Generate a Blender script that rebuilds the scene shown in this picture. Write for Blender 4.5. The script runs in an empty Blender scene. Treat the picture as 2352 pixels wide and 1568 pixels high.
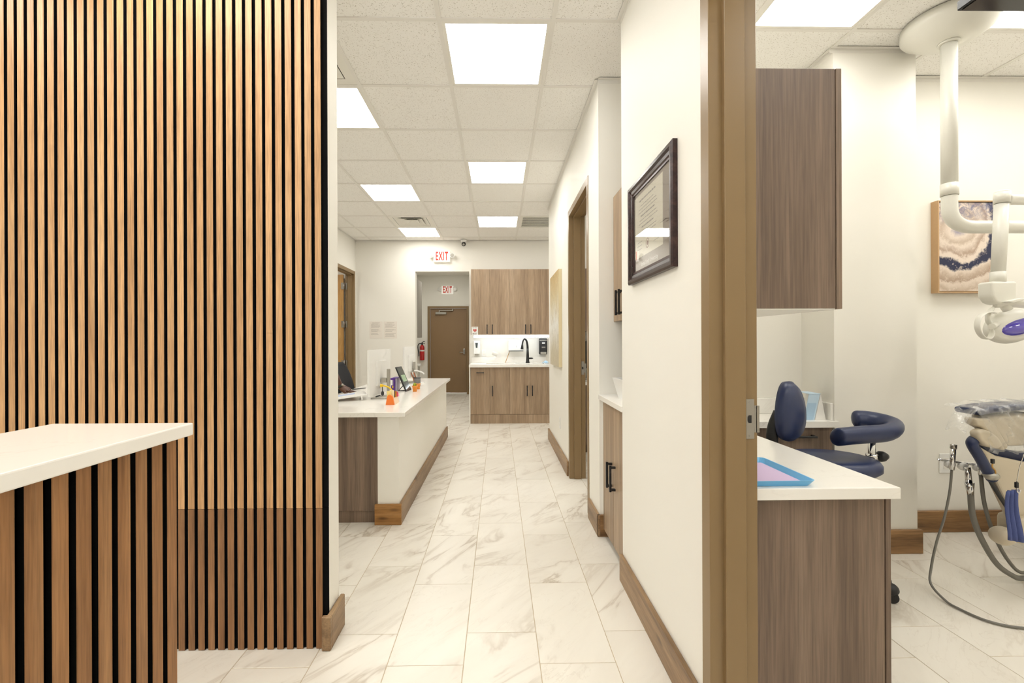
import bpy, bmesh, math, random
from mathutils import Vector, Matrix
random.seed(7)
S = bpy.context.scene
COL = S.collection
# ------------------------------------------------------------------ camera
CAM_H = 1.28
FPX, CXP = 1030.0, 1162.5
yaw = math.atan(17.5 / FPX); roll = math.radians(0.22)
cam_d = bpy.data.cameras.new('camera'); cam = bpy.data.objects.new('camera', cam_d); COL.objects.link(cam)
cam_d.sensor_width = 36.0; cam_d.lens = FPX / 2352 * 36.0; cam_d.shift_x = (1176 - CXP) / 2352
cam_d.clip_start = 0.02
fwd = Vector((math.sin(yaw), math.cos(yaw), 0)); r0 = Vector((math.cos(yaw), -math.sin(yaw), 0)); u0 = Vector((0, 0, 1))
cr, sr = math.cos(roll), math.sin(roll)
rr = r0 * cr - u0 * sr; uu = u0 * cr + r0 * sr
m = Matrix(((rr.x, uu.x, -fwd.x, 0), (rr.y, uu.y, -fwd.y, 0), (rr.z, uu.z, -fwd.z, CAM_H), (0, 0, 0, 1)))
cam.matrix_world = m
S.camera = cam
# ------------------------------------------------------------------ world, exposure
W = bpy.data.worlds.new('world'); S.world = W; W.use_nodes = True
W.node_tree.nodes['Background'].inputs[0].default_value = (0.92, 0.96, 1.0, 1)
W.node_tree.nodes['Background'].inputs[1].default_value = 4.0
S.view_settings.view_transform = 'Standard'; S.view_settings.look = 'None'
S.view_settings.gamma = 1.0; S.view_settings.use_curve_mapping = False
S.view_settings.exposure = 0.17
PANEL_STRENGTH = 11.5          # the square LED ceiling panels
PANEL_COLOR = (1.0, 0.98, 0.935, 1)
S.cycles.use_denoising = True
S.cycles.max_bounces = 7; S.cycles.diffuse_bounces = 4; S.cycles.glossy_bounces = 3
S.cycles.use_adaptive_sampling = True; S.cycles.adaptive_threshold = 0.1; S.cycles.adaptive_min_samples = 12
S.cycles.transparent_max_bounces = 12
S.cycles.sample_clamp_indirect = 8.0
S.cycles.caustics_reflective = False; S.cycles.caustics_refractive = False

# ------------------------------------------------------------------ materials
MATS = {}
def lin(r, g, b):
    f = lambda v: (v / 255 / 12.92) if v / 255 <= 0.04045 else ((v / 255 + 0.055) / 1.055) ** 2.4
    return (f(r), f(g), f(b), 1)
class NT:
    def __init__(s, name):
        s.m = bpy.data.materials.new(name); s.m.use_nodes = True; s.t = s.m.node_tree
        s.b = s.t.nodes['Principled BSDF']; s.out = s.t.nodes['Material Output']; MATS[name] = s.m
    def n(s, typ, **kw):
        nd = s.t.nodes.new(typ)
        for k, v in kw.items():
            if k.startswith('i_'):
                key = k[2:]; key = int(key) if key.isdigit() else key.replace('_', ' ')
                nd.inputs[key].default_value = v
            else: setattr(nd, k, v)
        return nd
    def l(s, a, b): s.t.links.new(a, b)
    def math(s, op, a, b=None, c=None, clamp=False):
        nd = s.n('ShaderNodeMath', operation=op); nd.use_clamp = clamp
        for i, v in enumerate((a, b, c)):
            if v is None: continue
            if isinstance(v, (int, float)): nd.inputs[i].default_value = v
            else: s.l(v, nd.inputs[i])
        return nd.outputs[0]
    def mix(s, fac, a, b, blend='MIX'):
        nd = s.n('ShaderNodeMix', data_type='RGBA', blend_type=blend)
        for i, v in ((0, fac), (6, a), (7, b)):
            if isinstance(v, (int, float, tuple)): nd.inputs[i].default_value = v
            else: s.l(v, nd.inputs[i])
        return nd.outputs[2]
    def ramp(s, fac, stops):
        nd = s.n('ShaderNodeValToRGB'); e = nd.color_ramp.elements
        while len(e) < len(stops): e.new(0.5)
        for i, (p, c) in enumerate(stops):
            e[i].position = p; e[i].color = c if isinstance(c, tuple) else (c, c, c, 1)
        s.l(fac, nd.inputs[0]); return nd.outputs[0]
    def noise(s, vec, scale, detail=4, rough=0.5, dist=0.0):
        nd = s.n('ShaderNodeTexNoise'); nd.inputs['Scale'].default_value = scale; nd.inputs['Detail'].default_value = detail
        nd.inputs['Roughness'].default_value = rough; nd.inputs['Distortion'].default_value = dist
        if vec is not None: s.l(vec, nd.inputs['Vector'])
        return nd.outputs[0]
    def coords(s, scale=(1, 1, 1), rot=(0, 0, 0), rnd=0.0, island=False):
        tc = s.n('ShaderNodeTexCoord'); v = tc.outputs['Object']
        if rnd:
            oi = s.n('ShaderNodeObjectInfo'); k = oi.outputs['Random']
            if island:
                g = s.n('ShaderNodeNewGeometry'); k = s.math('ADD', k, g.outputs['Random Per Island'])
            k = s.math('MULTIPLY', k, rnd)
            cb = s.n('ShaderNodeCombineXYZ'); s.l(k, cb.inputs[0]); s.l(s.math('MULTIPLY', k, 1.7), cb.inputs[1]); s.l(s.math('MULTIPLY', k, 0.6), cb.inputs[2])
            ad = s.n('ShaderNodeVectorMath', operation='ADD'); s.l(v, ad.inputs[0]); s.l(cb.outputs[0], ad.inputs[1]); v = ad.outputs[0]
        mp = s.n('ShaderNodeMapping'); s.l(v, mp.inputs[0]); mp.inputs['Rotation'].default_value = rot; mp.inputs['Scale'].default_value = scale
        return mp.outputs[0]
    def bump(s, h, strength=0.2, dist=0.002):
        nd = s.n('ShaderNodeBump'); nd.inputs['Strength'].default_value = strength; nd.inputs['Distance'].default_value = dist
        s.l(h, nd.inputs['Height']); s.l(nd.outputs[0], s.b.inputs['Normal'])
def plain(name, col, rough=0.5, metal=0.0, spec=0.5, grain=0.0, gs=60, emit=0, coat=0.0, trans=0.0, alpha=1.0):
    k = NT(name); b = k.b
    if grain:
        nz = k.noise(k.coords(), gs, 3)
        c = k.mix(nz, tuple(v * (1 - grain) for v in col[:3]) + (1,), tuple(min(1, v * (1 + grain)) for v in col[:3]) + (1,))
        k.l(c, b.inputs['Base Color'])
    else: b.inputs['Base Color'].default_value = col
    b.inputs['Roughness'].default_value = rough; b.inputs['Metallic'].default_value = metal
    b.inputs['Specular IOR Level'].default_value = spec; b.inputs['Coat Weight'].default_value = coat
    b.inputs['Transmission Weight'].default_value = trans; b.inputs['Alpha'].default_value = alpha
    if emit: b.inputs['Emission Color'].default_value = col; b.inputs['Emission Strength'].default_value = emit; k.m.cycles.emission_sampling = 'NONE'
    return k.m
def paint(name, col, rough=0.55):
    k = NT(name); v = k.coords()
    n1 = k.noise(v, 3.0, 2); n2 = k.noise(v, 140, 2)
    c = k.mix(n1, tuple(x * 0.985 for x in col[:3]) + (1,), col)
    k.l(c, k.b.inputs['Base Color']); k.b.inputs['Roughness'].default_value = rough; k.b.inputs['Specular IOR Level'].default_value = 0.35
    k.bump(n2, 0.08, 0.001); return k.m
def wood(name, dark, mid, light, axis='z', rough=0.45, across=14.0, along=0.9, fine=120.0, var=0.12, knots=False, rnd=40.0, spec=0.4):
    k = NT(name)
    sc = {'z': (across, across, along), 'y': (across, along, across), 'x': (along, across, across)}[axis]
    v = k.coords(scale=sc, rnd=rnd)
    n1 = k.noise(v, 1.0, 6, 0.62, 0.35)
    sf = fine / across
    n2 = k.noise(v, sf, 3, 0.6)
    base = k.ramp(n1, [(0.28, dark), (0.5, mid), (0.72, light)])
    fine_c = k.ramp(n2, [(0.30, (0.62, 0.62, 0.62, 1)), (0.62, (1.06, 1.06, 1.06, 1))])
    c = k.mix(0.75, base, fine_c, 'MULTIPLY')
    oi = k.n('ShaderNodeObjectInfo')
    br = k.math('MULTIPLY_ADD', oi.outputs['Random'], 2 * var, 1 - var)
    cb = k.n('ShaderNodeCombineXYZ'); [k.l(br, cb.inputs[i]) for i in range(3)]
    c = k.mix(1.0, c, cb.outputs[0], 'MULTIPLY')
    if knots:
        vv = k.coords(scale={'x': (1.9, 6.5, 6.5), 'y': (6.5, 1.9, 6.5), 'z': (6.5, 6.5, 1.9)}[axis], rnd=rnd)
        vo = k.n('ShaderNodeTexVoronoi'); vo.inputs['Scale'].default_value = 1.4; k.l(vv, vo.inputs['Vector'])
        kn = k.ramp(vo.outputs['Distance'], [(0.035, 1.0), (0.14, 0.0)])
        c = k.mix(k.math('MULTIPLY', kn, 0.75), c, tuple(x * 0.28 for x in dark[:3]) + (1,))
    k.l(c, k.b.inputs['Base Color']); k.b.inputs['Roughness'].default_value = rough; k.b.inputs['Specular IOR Level'].default_value = spec
    k.bump(n2, 0.12, 0.0008); return k.m
def marble(name):
    k = NT(name)
    tc_rot = (0, 0, math.radians(38))
    v = k.coords(scale=(1, 1, 1), rot=tc_rot, rnd=37.0, island=True)
    mp = k.n('ShaderNodeMapping'); mp.inputs['Scale'].default_value = (4.6, 1.25, 3); k.l(v, mp.inputs[0]); v2 = mp.outputs[0]
    n1 = k.noise(v2, 0.75, 5, 0.55, 1.1); n2 = k.noise(v2, 1.5, 6, 0.6, 1.6)
    mask = k.noise(v2, 0.62, 2, 0.5); cloud = k.noise(v2, 0.8, 4, 0.6, 0.6)
    a1 = k.math('ABSOLUTE', k.math('SUBTRACT', n1, 0.5)); a2 = k.math('ABSOLUTE', k.math('SUBTRACT', n2, 0.5))
    ve1 = k.ramp(a1, [(0.0, 1.0), (0.006, 0.8), (0.028, 0.18), (0.07, 0.0)]); ve2 = k.ramp(a2, [(0.0, 0.7), (0.012, 0.0)])
    mk = k.ramp(mask, [(0.42, 0.0), (0.66, 1.0)]); mk2 = k.ramp(mask, [(0.35, 1.0), (0.55, 0.0)])
    ve = k.math('ADD', k.math('MULTIPLY', ve1, k.math('MULTIPLY_ADD', mk, 0.8, 0.1)), k.math('MULTIPLY', ve2, k.math('MULTIPLY', mk2, 0.35)), clamp=True)
    base = k.mix(k.ramp(cloud, [(0.35, 0.0), (0.75, 1.0)]), lin(238, 233, 222), lin(229, 223, 211))
    c = k.mix(k.math('MULTIPLY', ve, 0.72), base, lin(164, 146, 120))
    k.l(c, k.b.inputs['Base Color']); k.b.inputs['Roughness'].default_value = 0.34; k.b.inputs['Specular IOR Level'].default_value = 0.45
    return k.m
def quartz(name):
    k = NT(name); v = k.coords(scale=(1, 1, 1), rot=(0.4, 0.3, 0.7))
    n1 = k.noise(v, 3.2, 4, 0.5, 1.8); m1 = k.noise(v, 2.1, 2)
    a = k.math('ABSOLUTE', k.math('SUBTRACT', n1, 0.5))
    ve = k.math('MULTIPLY', k.ramp(a, [(0, 1.0), (0.012, 0.0)]), k.ramp(m1, [(0.45, 0.0), (0.62, 1.0)]))
    c = k.mix(k.math('MULTIPLY', ve, 0.22), lin(246, 243, 236), lin(190, 182, 168))
    k.l(c, k.b.inputs['Base Color']); k.b.inputs['Roughness'].default_value = 0.16; k.b.inputs['Specular IOR Level'].default_value = 0.5
    return k.m
def ceiltile(name):
    k = NT(name); v = k.coords(rnd=11.0, island=True)
    n = k.noise(v, 150, 3, 0.55); n3 = k.noise(v, 260, 2)
    spk = k.ramp(n, [(0.60, 0.0), (0.66, 1.0)])
    c = k.mix(k.math('MULTIPLY', spk, 0.65), lin(250, 248, 243), lin(170, 160, 144))
    c = k.mix(k.math('MULTIPLY', n3, 0.04), c, lin(160, 152, 140))
    k.l(c, k.b.inputs['Base Color']); k.b.inputs['Roughness'].default_value = 0.9
    h = k.math('SUBTRACT', n3, k.math('MULTIPLY', spk, 1.5)); k.bump(h, 0.35, 0.002); return k.m
def emitter(name, col, strength):
    k = NT(name); e = k.n('ShaderNodeEmission'); e.inputs[0].default_value = col; e.inputs[1].default_value = strength
    k.l(e.outputs[0], k.out.inputs[0]); return k.m
def glassy(name, tint=(1, 1, 1, 1), gloss=0.06, rough=0.02):
    k = NT(name); t = k.n('ShaderNodeBsdfTransparent'); t.inputs[0].default_value = tint
    g = k.n('ShaderNodeBsdfGlossy'); g.inputs['Roughness'].default_value = rough
    lw = k.n('ShaderNodeLayerWeight'); lw.inputs[0].default_value = 0.5
    f = k.math('MULTIPLY_ADD', k.math('POWER', lw.outputs['Facing'], 4.0), 0.6, gloss, clamp=True)
    mx = k.n('ShaderNodeMixShader'); k.l(f, mx.inputs[0]); k.l(t.outputs[0], mx.inputs[1]); k.l(g.outputs[0], mx.inputs[2])
    k.l(mx.outputs[0], k.out.inputs[0]); return k.m
def film(name):     # crinkled clear plastic film
    k = NT(name); v = k.coords(scale=(1.6, 1, 1)); n = k.noise(v, 11, 3, 0.55, 1.2)
    bp = k.n('ShaderNodeBump'); bp.inputs['Strength'].default_value = 0.9; bp.inputs['Distance'].default_value = 0.01; k.l(n, bp.inputs['Height'])
    t = k.n('ShaderNodeBsdfTransparent'); g = k.n('ShaderNodeBsdfGlossy'); g.inputs['Roughness'].default_value = 0.12; k.l(bp.outputs[0], g.inputs['Normal'])
    d = k.n('ShaderNodeBsdfDiffuse'); d.inputs[0].default_value = (0.9, 0.9, 0.88, 1)
    lw = k.n('ShaderNodeLayerWeight'); lw.inputs[0].default_value = 0.5; k.l(bp.outputs[0], lw.inputs['Normal'])
    mx = k.n('ShaderNodeMixShader'); k.l(k.math('MULTIPLY_ADD', k.math('POWER', lw.outputs['Facing'], 3.0), 0.5, 0.05, clamp=True), mx.inputs[0]); k.l(t.outputs[0], mx.inputs[1]); k.l(g.outputs[0], mx.inputs[2])
    m2 = k.n('ShaderNodeMixShader'); k.l(k.math('MULTIPLY', k.ramp(n, [(0.45, 0.22), (0.70, 1.0)]), 0.38), m2.inputs[0]); k.l(mx.outputs[0], m2.inputs[1]); k.l(d.outputs[0], m2.inputs[2])
    k.l(m2.outputs[0], k.out.inputs[0]); return k.m
def painting(name, kind):
    k = NT(name)
    if kind == 'agate':
        tc = k.n('ShaderNodeTexCoord'); v = tc.outputs['Object']
        nz = k.n('ShaderNodeTexNoise'); nz.inputs['Scale'].default_value = 7; nz.inputs['Detail'].default_value = 6; k.l(v, nz.inputs['Vector'])
        sp = k.n('ShaderNodeSeparateXYZ'); k.l(v, sp.inputs[0])
        # distance from a centre at the upper part of the canvas
        dx = k.math('MULTIPLY', k.math('SUBTRACT', sp.outputs[0], -0.05), 1.0); dz = k.math('SUBTRACT', sp.outputs[2], 0.44)
        d = k.math('SQRT', k.math('ADD', k.math('MULTIPLY', dx, dx), k.math('MULTIPLY', dz, dz)))
        dd = k.math('ADD', d, k.math('ADD', k.math('MULTIPLY', k.math('SUBTRACT', nz.outputs[0], 0.5), 0.14), k.math('MULTIPLY', k.math('SUBTRACT', k.noise(v, 32, 4, 0.7, 0.8), 0.5), 0.05)))
        cream, tan, navy, mauve, taupe = lin(228, 213, 198), lin(176, 152, 132), lin(42, 46, 74), lin(150, 142, 160), lin(196, 176, 156)
        c = k.ramp(dd, [(0.02, mauve), (0.07, cream), (0.12, taupe), (0.145, cream), (0.19, tan), (0.205, cream), (0.225, cream), (0.24, navy), (0.285, navy), (0.30, cream), (0.335, taupe), (0.36, tan), (0.375, cream), (0.42, taupe), (0.445, cream), (0.6, lin(226, 208, 190))])
        n2 = k.noise(v, 26, 5, 0.7, 1.0); c = k.mix(k.math('MULTIPLY', k.ramp(n2, [(0.55, 0.0), (0.62, 1.0)]), 0.55), c, cream)
        top = k.math('MULTIPLY', k.ramp(k.math('ADD', sp.outputs[2], k.math('MULTIPLY', nz.outputs[0], 0.2)), [(0.54, 0.0), (0.66, 0.85)]), k.ramp(n2, [(0.4, 1.0), (0.6, 0.0)]))
        c = k.mix(top, c, lin(112, 112, 142))
    else:
        v = k.coords(scale=(1, 3.2, 1.2)); v2 = k.coords(scale=(8, 16, 5))
        tc = k.n('ShaderNodeTexCoord'); sp = k.n('ShaderNodeSeparateXYZ'); k.l(tc.outputs['Object'], sp.inputs[0])
        n1 = k.noise(v, 2.0, 5, 0.65, 1.0); n2 = k.noise(v2, 2.2, 6, 0.75, 1.2)
        h = k.math('ADD', k.math('MULTIPLY', sp.outputs[2], 0.72), k.math('MULTIPLY', n1, 0.34))
        c = k.ramp(h, [(0.30, lin(196, 186, 160)), (0.50, lin(228, 226, 218)), (0.72, lin(206, 190, 150)), (0.95, lin(186, 152, 92)), (1.0, lin(206, 176, 120))])
        c = k.mix(k.math('MULTIPLY', k.ramp(n2, [(0.52, 0.0), (0.62, 1.0)]), 0.55), c, lin(140, 126, 100))
        c = k.mix(k.math('MULTIPLY', k.ramp(n2, [(0.30, 1.0), (0.40, 0.0)]), 0.7), c, lin(240, 238, 232))
    k.l(c, k.b.inputs['Base Color']); k.b.inputs['Roughness'].default_value = 0.7; return k.m

WALL = paint('wall_paint', lin(242, 239, 230))
TRIMW = plain('white_trim', lin(238, 235, 226), 0.5)
CEIL = ceiltile('ceiling_tile_mat'); BAR = plain('grid_bar_mat', lin(236, 233, 226), 0.5, grain=0.02)
TILE = marble('marble_tile'); GROUT = plain('grout', lin(196, 180, 154), 0.9, grain=0.08, gs=200)
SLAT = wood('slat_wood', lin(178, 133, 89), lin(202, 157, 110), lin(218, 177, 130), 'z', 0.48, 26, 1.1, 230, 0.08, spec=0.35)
SLATL = wood('slat_wood_lower_shaded', lin(126, 88, 56), lin(152, 110, 72), lin(170, 128, 88), 'z', 0.48, 26, 1.1, 230, 0.08, spec=0.35)  # darker lower batch, with the light's falloff toward the floor painted into its tone
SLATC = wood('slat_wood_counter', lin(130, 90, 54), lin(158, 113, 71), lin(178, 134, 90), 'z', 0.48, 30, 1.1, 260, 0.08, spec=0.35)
FELT = plain('black_felt', (0.006, 0.006, 0.006, 1), 0.95, spec=0.1, grain=0.3, gs=300)
CABW = wood('cabinet_wood', lin(98, 82, 70), lin(128, 108, 92), lin(152, 131, 112), 'z', 0.42, 11, 0.3, 150, 0.03)
CABL = wood('cabinet_wood_light', lin(140, 117, 94), lin(168, 143, 116), lin(188, 164, 137), 'z', 0.42, 11, 0.35, 150, 0.05)
BROWN = plain('door_frame_brown', lin(138, 113, 77), 0.36, grain=0.03, gs=8)
BROWND = plain('door_brown', lin(142, 114, 80), 0.42, grain=0.04, gs=6)
BASEX = wood('baseboard_wood_x', lin(100, 72, 44), lin(146, 109, 70), lin(174, 136, 92), 'x', 0.4, 16, 1.2, 110, 0.08, True)
BASEY = wood('baseboard_wood_y', lin(116, 90, 62), lin(150, 120, 87), lin(174, 144, 108), 'y', 0.42, 16, 1.2, 110, 0.06, True)
HONEY = wood('honey_wood', lin(168, 122, 66), lin(196, 150, 88), lin(210, 166, 104), 'z', 0.4, 14, 0.8, 120, 0.05)
QUARTZ = quartz('white_quartz')
PANEL = emitter('led_panel', PANEL_COLOR, PANEL_STRENGTH)
PANELR = emitter('led_panel_room', (1.0, 0.975, 0.92, 1), PANEL_STRENGTH * 0.95)
PANELL = emitter('led_panel_lobby_added', PANEL_COLOR, PANEL_STRENGTH * 0.55)
PANELH = emitter('led_panel_hall', (1.0, 0.985, 0.95, 1), PANEL_STRENGTH * 1.5)
WHITEP = plain('white_plastic', lin(240, 239, 235), 0.3)
OFFW = plain('offwhite_enamel', lin(232, 230, 220), 0.34)
BEIGE = plain('beige_shell', lin(204, 192, 170), 0.4)
BLACK = plain('black_metal', (0.012, 0.012, 0.013, 1), 0.38)
BLACKP = plain('black_plastic', (0.015, 0.015, 0.016, 1), 0.45)
GREYM = plain('grey_metal', lin(176, 172, 162), 0.35, 0.6)
STEEL = plain('steel', lin(170, 166, 160), 0.28, 1.0, grain=0.05, gs=40)
CHROME = plain('chrome', lin(215, 215, 215), 0.08, 1.0)
NAVY = plain('navy_vinyl', lin(36, 48, 84), 0.36, spec=0.5, grain=0.05, gs=300)
REDL = plain('red_letters', lin(212, 44, 22), 0.5, emit=0.05)
RED = plain('extinguisher_red', lin(190, 16, 22), 0.25, coat=0.5)
ORANGE = plain('orange_plastic', lin(246, 128, 44), 0.4)
YELLOW = plain('yellow_plastic', lin(240, 200, 40), 0.4)
PURPLE = plain('purple_print', lin(96, 52, 150), 0.5)
PAPER = plain('paper', lin(238, 236, 230), 0.8)
INK = plain('grey_ink', lin(150, 144, 136), 0.8)
SKYB = plain('sky_blue_plastic', lin(112, 186, 234), 0.35)
LILAC = plain('lilac_paper', lin(214, 192, 226), 0.8)
GLASS = glassy('clear_glass'); FILM = film('plastic_film')
GREYHOSE = plain('grey_hose', lin(120, 117, 110), 0.5)
SKIN = plain('dark_skin', lin(92, 58, 42), 0.5, grain=0.08, gs=30)

# ------------------------------------------------------------------ mesh helpers
WL = {}
def tag(o, label=None, cat=None, group=None, kind=None):
    if label: o['label'] = label
    if cat: o['category'] = cat
    if group: o['group'] = group
    if kind: o['kind'] = kind
    return o
def thing(name, label, cat, loc=(0, 0, 0), group=None, rz=0.0):
    o = bpy.data.objects.new(name, None); o.empty_display_size = 0.05; COL.objects.link(o); o.location = loc; o.rotation_euler.z = rz
    WL[o] = Vector(loc) if rz == 0 else Vector((0, 0, 0))
    return tag(o, label, cat, group)
def struct_root(name, loc=(0, 0, 0)):
    o = bpy.data.objects.new(name, None); COL.objects.link(o); o.location = loc; WL[o] = Vector(loc); o['kind'] = 'structure'; return o
class MB:
    def __init__(s): s.bm = bmesh.new()
    def box(s, x0, x1, y0, y1, z0, z1, bev=0.0, seg=1):
        b = bmesh.new()
        r = bmesh.ops.create_cube(b, size=1.0)
        for v in b.verts:
            v.co = Vector((x0 + (v.co.x + .5) * (x1 - x0), y0 + (v.co.y + .5) * (y1 - y0), z0 + (v.co.z + .5) * (z1 - z0)))
        if bev: bmesh.ops.bevel(b, geom=b.edges[:], offset=bev, segments=seg, affect='EDGES', profile=0.5)
        s._merge(b); return s
    def _merge(s, b, mat=None):
        if mat is not None: bmesh.ops.transform(b, matrix=mat, verts=b.verts)
        vm = {v: s.bm.verts.new(v.co) for v in b.verts}
        for f in b.faces:
            try:
                nf = s.bm.faces.new([vm[v] for v in f.verts]); nf.smooth = f.smooth
            except ValueError: pass
        b.free()
    def merge(s, other, mat=None): s._merge(other.bm, mat); return s
    def cyl(s, p0, p1, r0_, r1_=None, n=20, caps=True, smooth=True):
        p0, p1 = Vector(p0), Vector(p1); r1_ = r0_ if r1_ is None else r1_
        d = (p1 - p0).normalized(); a = d.orthogonal().normalized(); c = d.cross(a)
        A = []; B = []
        for i in range(n):
            t = 2 * math.pi * i / n; u = a * math.cos(t) + c * math.sin(t)
            A.append(s.bm.verts.new(p0 + u * r0_)); B.append(s.bm.verts.new(p1 + u * r1_))
        for i in range(n):
            f = s.bm.faces.new((A[i], A[(i + 1) % n], B[(i + 1) % n], B[i])); f.smooth = smooth
        if caps: s.bm.faces.new(A[::-1]); s.bm.faces.new(B)
        return s
    def tube(s, pts, r, n=12, sub=6, caps=True, flat=1.0, rfun=None):
        P = [Vector(p) for p in pts]
        if sub > 1 and len(P) > 2:
            Q = []
            for i in range(len(P) - 1):
                a = P[max(i - 1, 0)]; b = P[i]; c = P[i + 1]; d = P[min(i + 2, len(P) - 1)]
                for j in range(sub):
                    t = j / sub
                    Q.append(0.5 * ((2 * b) + (c - a) * t + (2 * a - 5 * b + 4 * c - d) * t * t + (3 * b - a - 3 * c + d) * t ** 3))
            Q.append(P[-1]); P = Q
        rings = []; up = None
        for i, p in enumerate(P):
            d = (P[min(i + 1, len(P) - 1)] - P[max(i - 1, 0)]).normalized()
            if up is None: up = d.orthogonal().normalized()
            up = (up - d * up.dot(d)).normalized(); si = d.cross(up)
            rad = rfun(i / (len(P) - 1)) if rfun else r
            rings.append([s.bm.verts.new(p + (up * math.cos(2 * math.pi * k / n) + si * math.sin(2 * math.pi * k / n) * flat) * rad) for k in range(n)])
        for A, B in zip(rings, rings[1:]):
            for k in range(n):
                f = s.bm.faces.new((A[k], A[(k + 1) % n], B[(k + 1) % n], B[k])); f.smooth = True
        if caps: s.bm.faces.new(rings[0][::-1]); s.bm.faces.new(rings[-1])
        return s
    def lathe(s, prof, c=(0, 0, 0), n=32):
        c = Vector(c); rings = []
        for r, z in prof:
            rings.append([s.bm.verts.new(c + Vector((r * math.cos(2 * math.pi * k / n), r * math.sin(2 * math.pi * k / n), z))) for k in range(n)] if r > 1e-6 else [s.bm.verts.new(c + Vector((0, 0, z)))])
        for A, B in zip(rings, rings[1:]):
            for k in range(n):
                q = [A[k % len(A)], A[(k + 1) % len(A)], B[(k + 1) % len(B)], B[k % len(B)]]
                u = []
                for v in q:
                    if v not in u: u.append(v)
                if len(u) > 2: f = s.bm.faces.new(u); f.smooth = True
        for R in (rings[0], rings[-1]):
            if len(R) > 2:
                try: s.bm.faces.new(R)
                except ValueError: pass
        return s
    def prism(s, poly, vec):
        vec = Vector(vec); A = [s.bm.verts.new(Vector(p)) for p in poly]; B = [s.bm.verts.new(Vector(p) + vec) for p in poly]
        s.bm.faces.new(A[::-1]); s.bm.faces.new(B)
        for i in range(len(A)): s.bm.faces.new((A[i], A[(i + 1) % len(A)], B[(i + 1) % len(A)], B[i]))
        return s
    def grid(s, fn, nu, nv, smooth=True, closed_u=False):
        V = [[s.bm.verts.new(Vector(fn(i / nu, j / nv))) for j in range(nv + 1)] for i in range(nu + (0 if closed_u else 1))]
        nn = len(V)
        for i in range(nu):
            for j in range(nv):
                f = s.bm.faces.new((V[i][j], V[(i + 1) % nn][j], V[(i + 1) % nn][j + 1], V[i][j + 1])); f.smooth = smooth
        return s
    def ribbon(s, pts, wy, th, sub=8):
        P = [Vector(p) for p in pts]; Q = []
        for i in range(len(P) - 1):
            a = P[max(i - 1, 0)]; b = P[i]; c = P[i + 1]; d = P[min(i + 2, len(P) - 1)]
            for j in range(sub):
                t = j / sub; Q.append(0.5 * ((2 * b) + (c - a) * t + (2 * a - 5 * b + 4 * c - d) * t * t + (3 * b - a - 3 * c + d) * t ** 3))
        Q.append(P[-1]); rings = []
        for i, p in enumerate(Q):
            d = (Q[min(i + 1, len(Q) - 1)] - Q[max(i - 1, 0)]).normalized(); yv = Vector((0, 1, 0)); nn = d.cross(yv).normalized()
            k = min(1, .45 + 5 * min(i, len(Q) - 1 - i) / len(Q))
            rings.append([s.bm.verts.new(p + yv * wy * k * math.cos(2 * math.pi * q / 12) + nn * th * math.sin(2 * math.pi * q / 12)) for q in range(12)])
        for A, B in zip(rings, rings[1:]):
            for q in range(12): f = s.bm.faces.new((A[q], A[(q + 1) % 12], B[(q + 1) % 12], B[q])); f.smooth = True
        s.bm.faces.new(rings[0][::-1]); s.bm.faces.new(rings[-1]); return s
    def ball(s, c, rad, n=16):
        c = Vector(c); rad = Vector(rad) if hasattr(rad, '__len__') else Vector((rad, rad, rad))
        b = bmesh.new(); bmesh.ops.create_uvsphere(b, u_segments=n, v_segments=n // 2 + 2, radius=1)
        for v in b.verts: v.co = c + Vector((v.co.x * rad.x, v.co.y * rad.y, v.co.z * rad.z))
        for f in b.faces: f.smooth = True
        s._merge(b); return s
    def xf(s, mat): bmesh.ops.transform(s.bm, matrix=mat, verts=s.bm.verts); return s
    def build(s, name, mat, parent=None, origin=None, subsurf=0, kind=None, label=None):
        bmesh.ops.recalc_face_normals(s.bm, faces=s.bm.faces[:])
        if parent is None:
            if origin is None:
                xs = [v.co for v in s.bm.verts]
                origin = Vector(((min(v.x for v in xs) + max(v.x for v in xs)) / 2, (min(v.y for v in xs) + max(v.y for v in xs)) / 2, min(v.z for v in xs)))
            off = Vector(origin)
        else: off = WL[parent]
        for v in s.bm.verts: v.co -= off
        me = bpy.data.meshes.new(name); s.bm.to_mesh(me); s.bm.free(); me.materials.append(mat)
        o = bpy.data.objects.new(name, me); COL.objects.link(o)
        if parent is None: o.location = off
        else: o.parent = parent
        WL[o] = off.copy()
        if subsurf:
            md = o.modifiers.new('subsurf', 'SUBSURF'); md.levels = md.render_levels = subsurf
            for p in me.polygons: p.use_smooth = True
        if kind: o['kind'] = kind
        if label: o['label'] = label
        return o
def bx(name, x0, x1, y0, y1, z0, z1, mat, parent=None, bev=0.0, seg=1, **kw):
    return MB().box(x0, x1, y0, y1, z0, z1, bev, seg).build(name, mat, parent, **kw)
def st(name, x0, x1, y0, y1, z0, z1, mat=None, bev=0.0):
    o = bx(name, x0, x1, y0, y1, z0, z1, mat or WALL, None, bev); o['kind'] = 'structure'; return o
def text_mb(body, size, mat4, sx=1.0, extrude=0.0, align='CENTER', bold=0.0, space=1.0):
    cu = bpy.data.curves.new('t', 'FONT'); cu.body = body; cu.size = size; cu.align_x = align; cu.align_y = 'CENTER'; cu.extrude = extrude; cu.offset = bold; cu.space_character = space
    ob = bpy.data.objects.new('t', cu); COL.objects.link(ob); bpy.context.view_layer.update()
    me = bpy.data.meshes.new_from_object(ob.evaluated_get(bpy.context.evaluated_depsgraph_get()))
    bpy.data.objects.remove(ob); bpy.data.curves.remove(cu)
    mb = MB(); mb.bm.from_mesh(me); bpy.data.meshes.remove(me)
    bmesh.ops.transform(mb.bm, matrix=mat4 @ Matrix.Diagonal((sx, 1, 1, 1)), verts=mb.bm.verts); return mb
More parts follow.
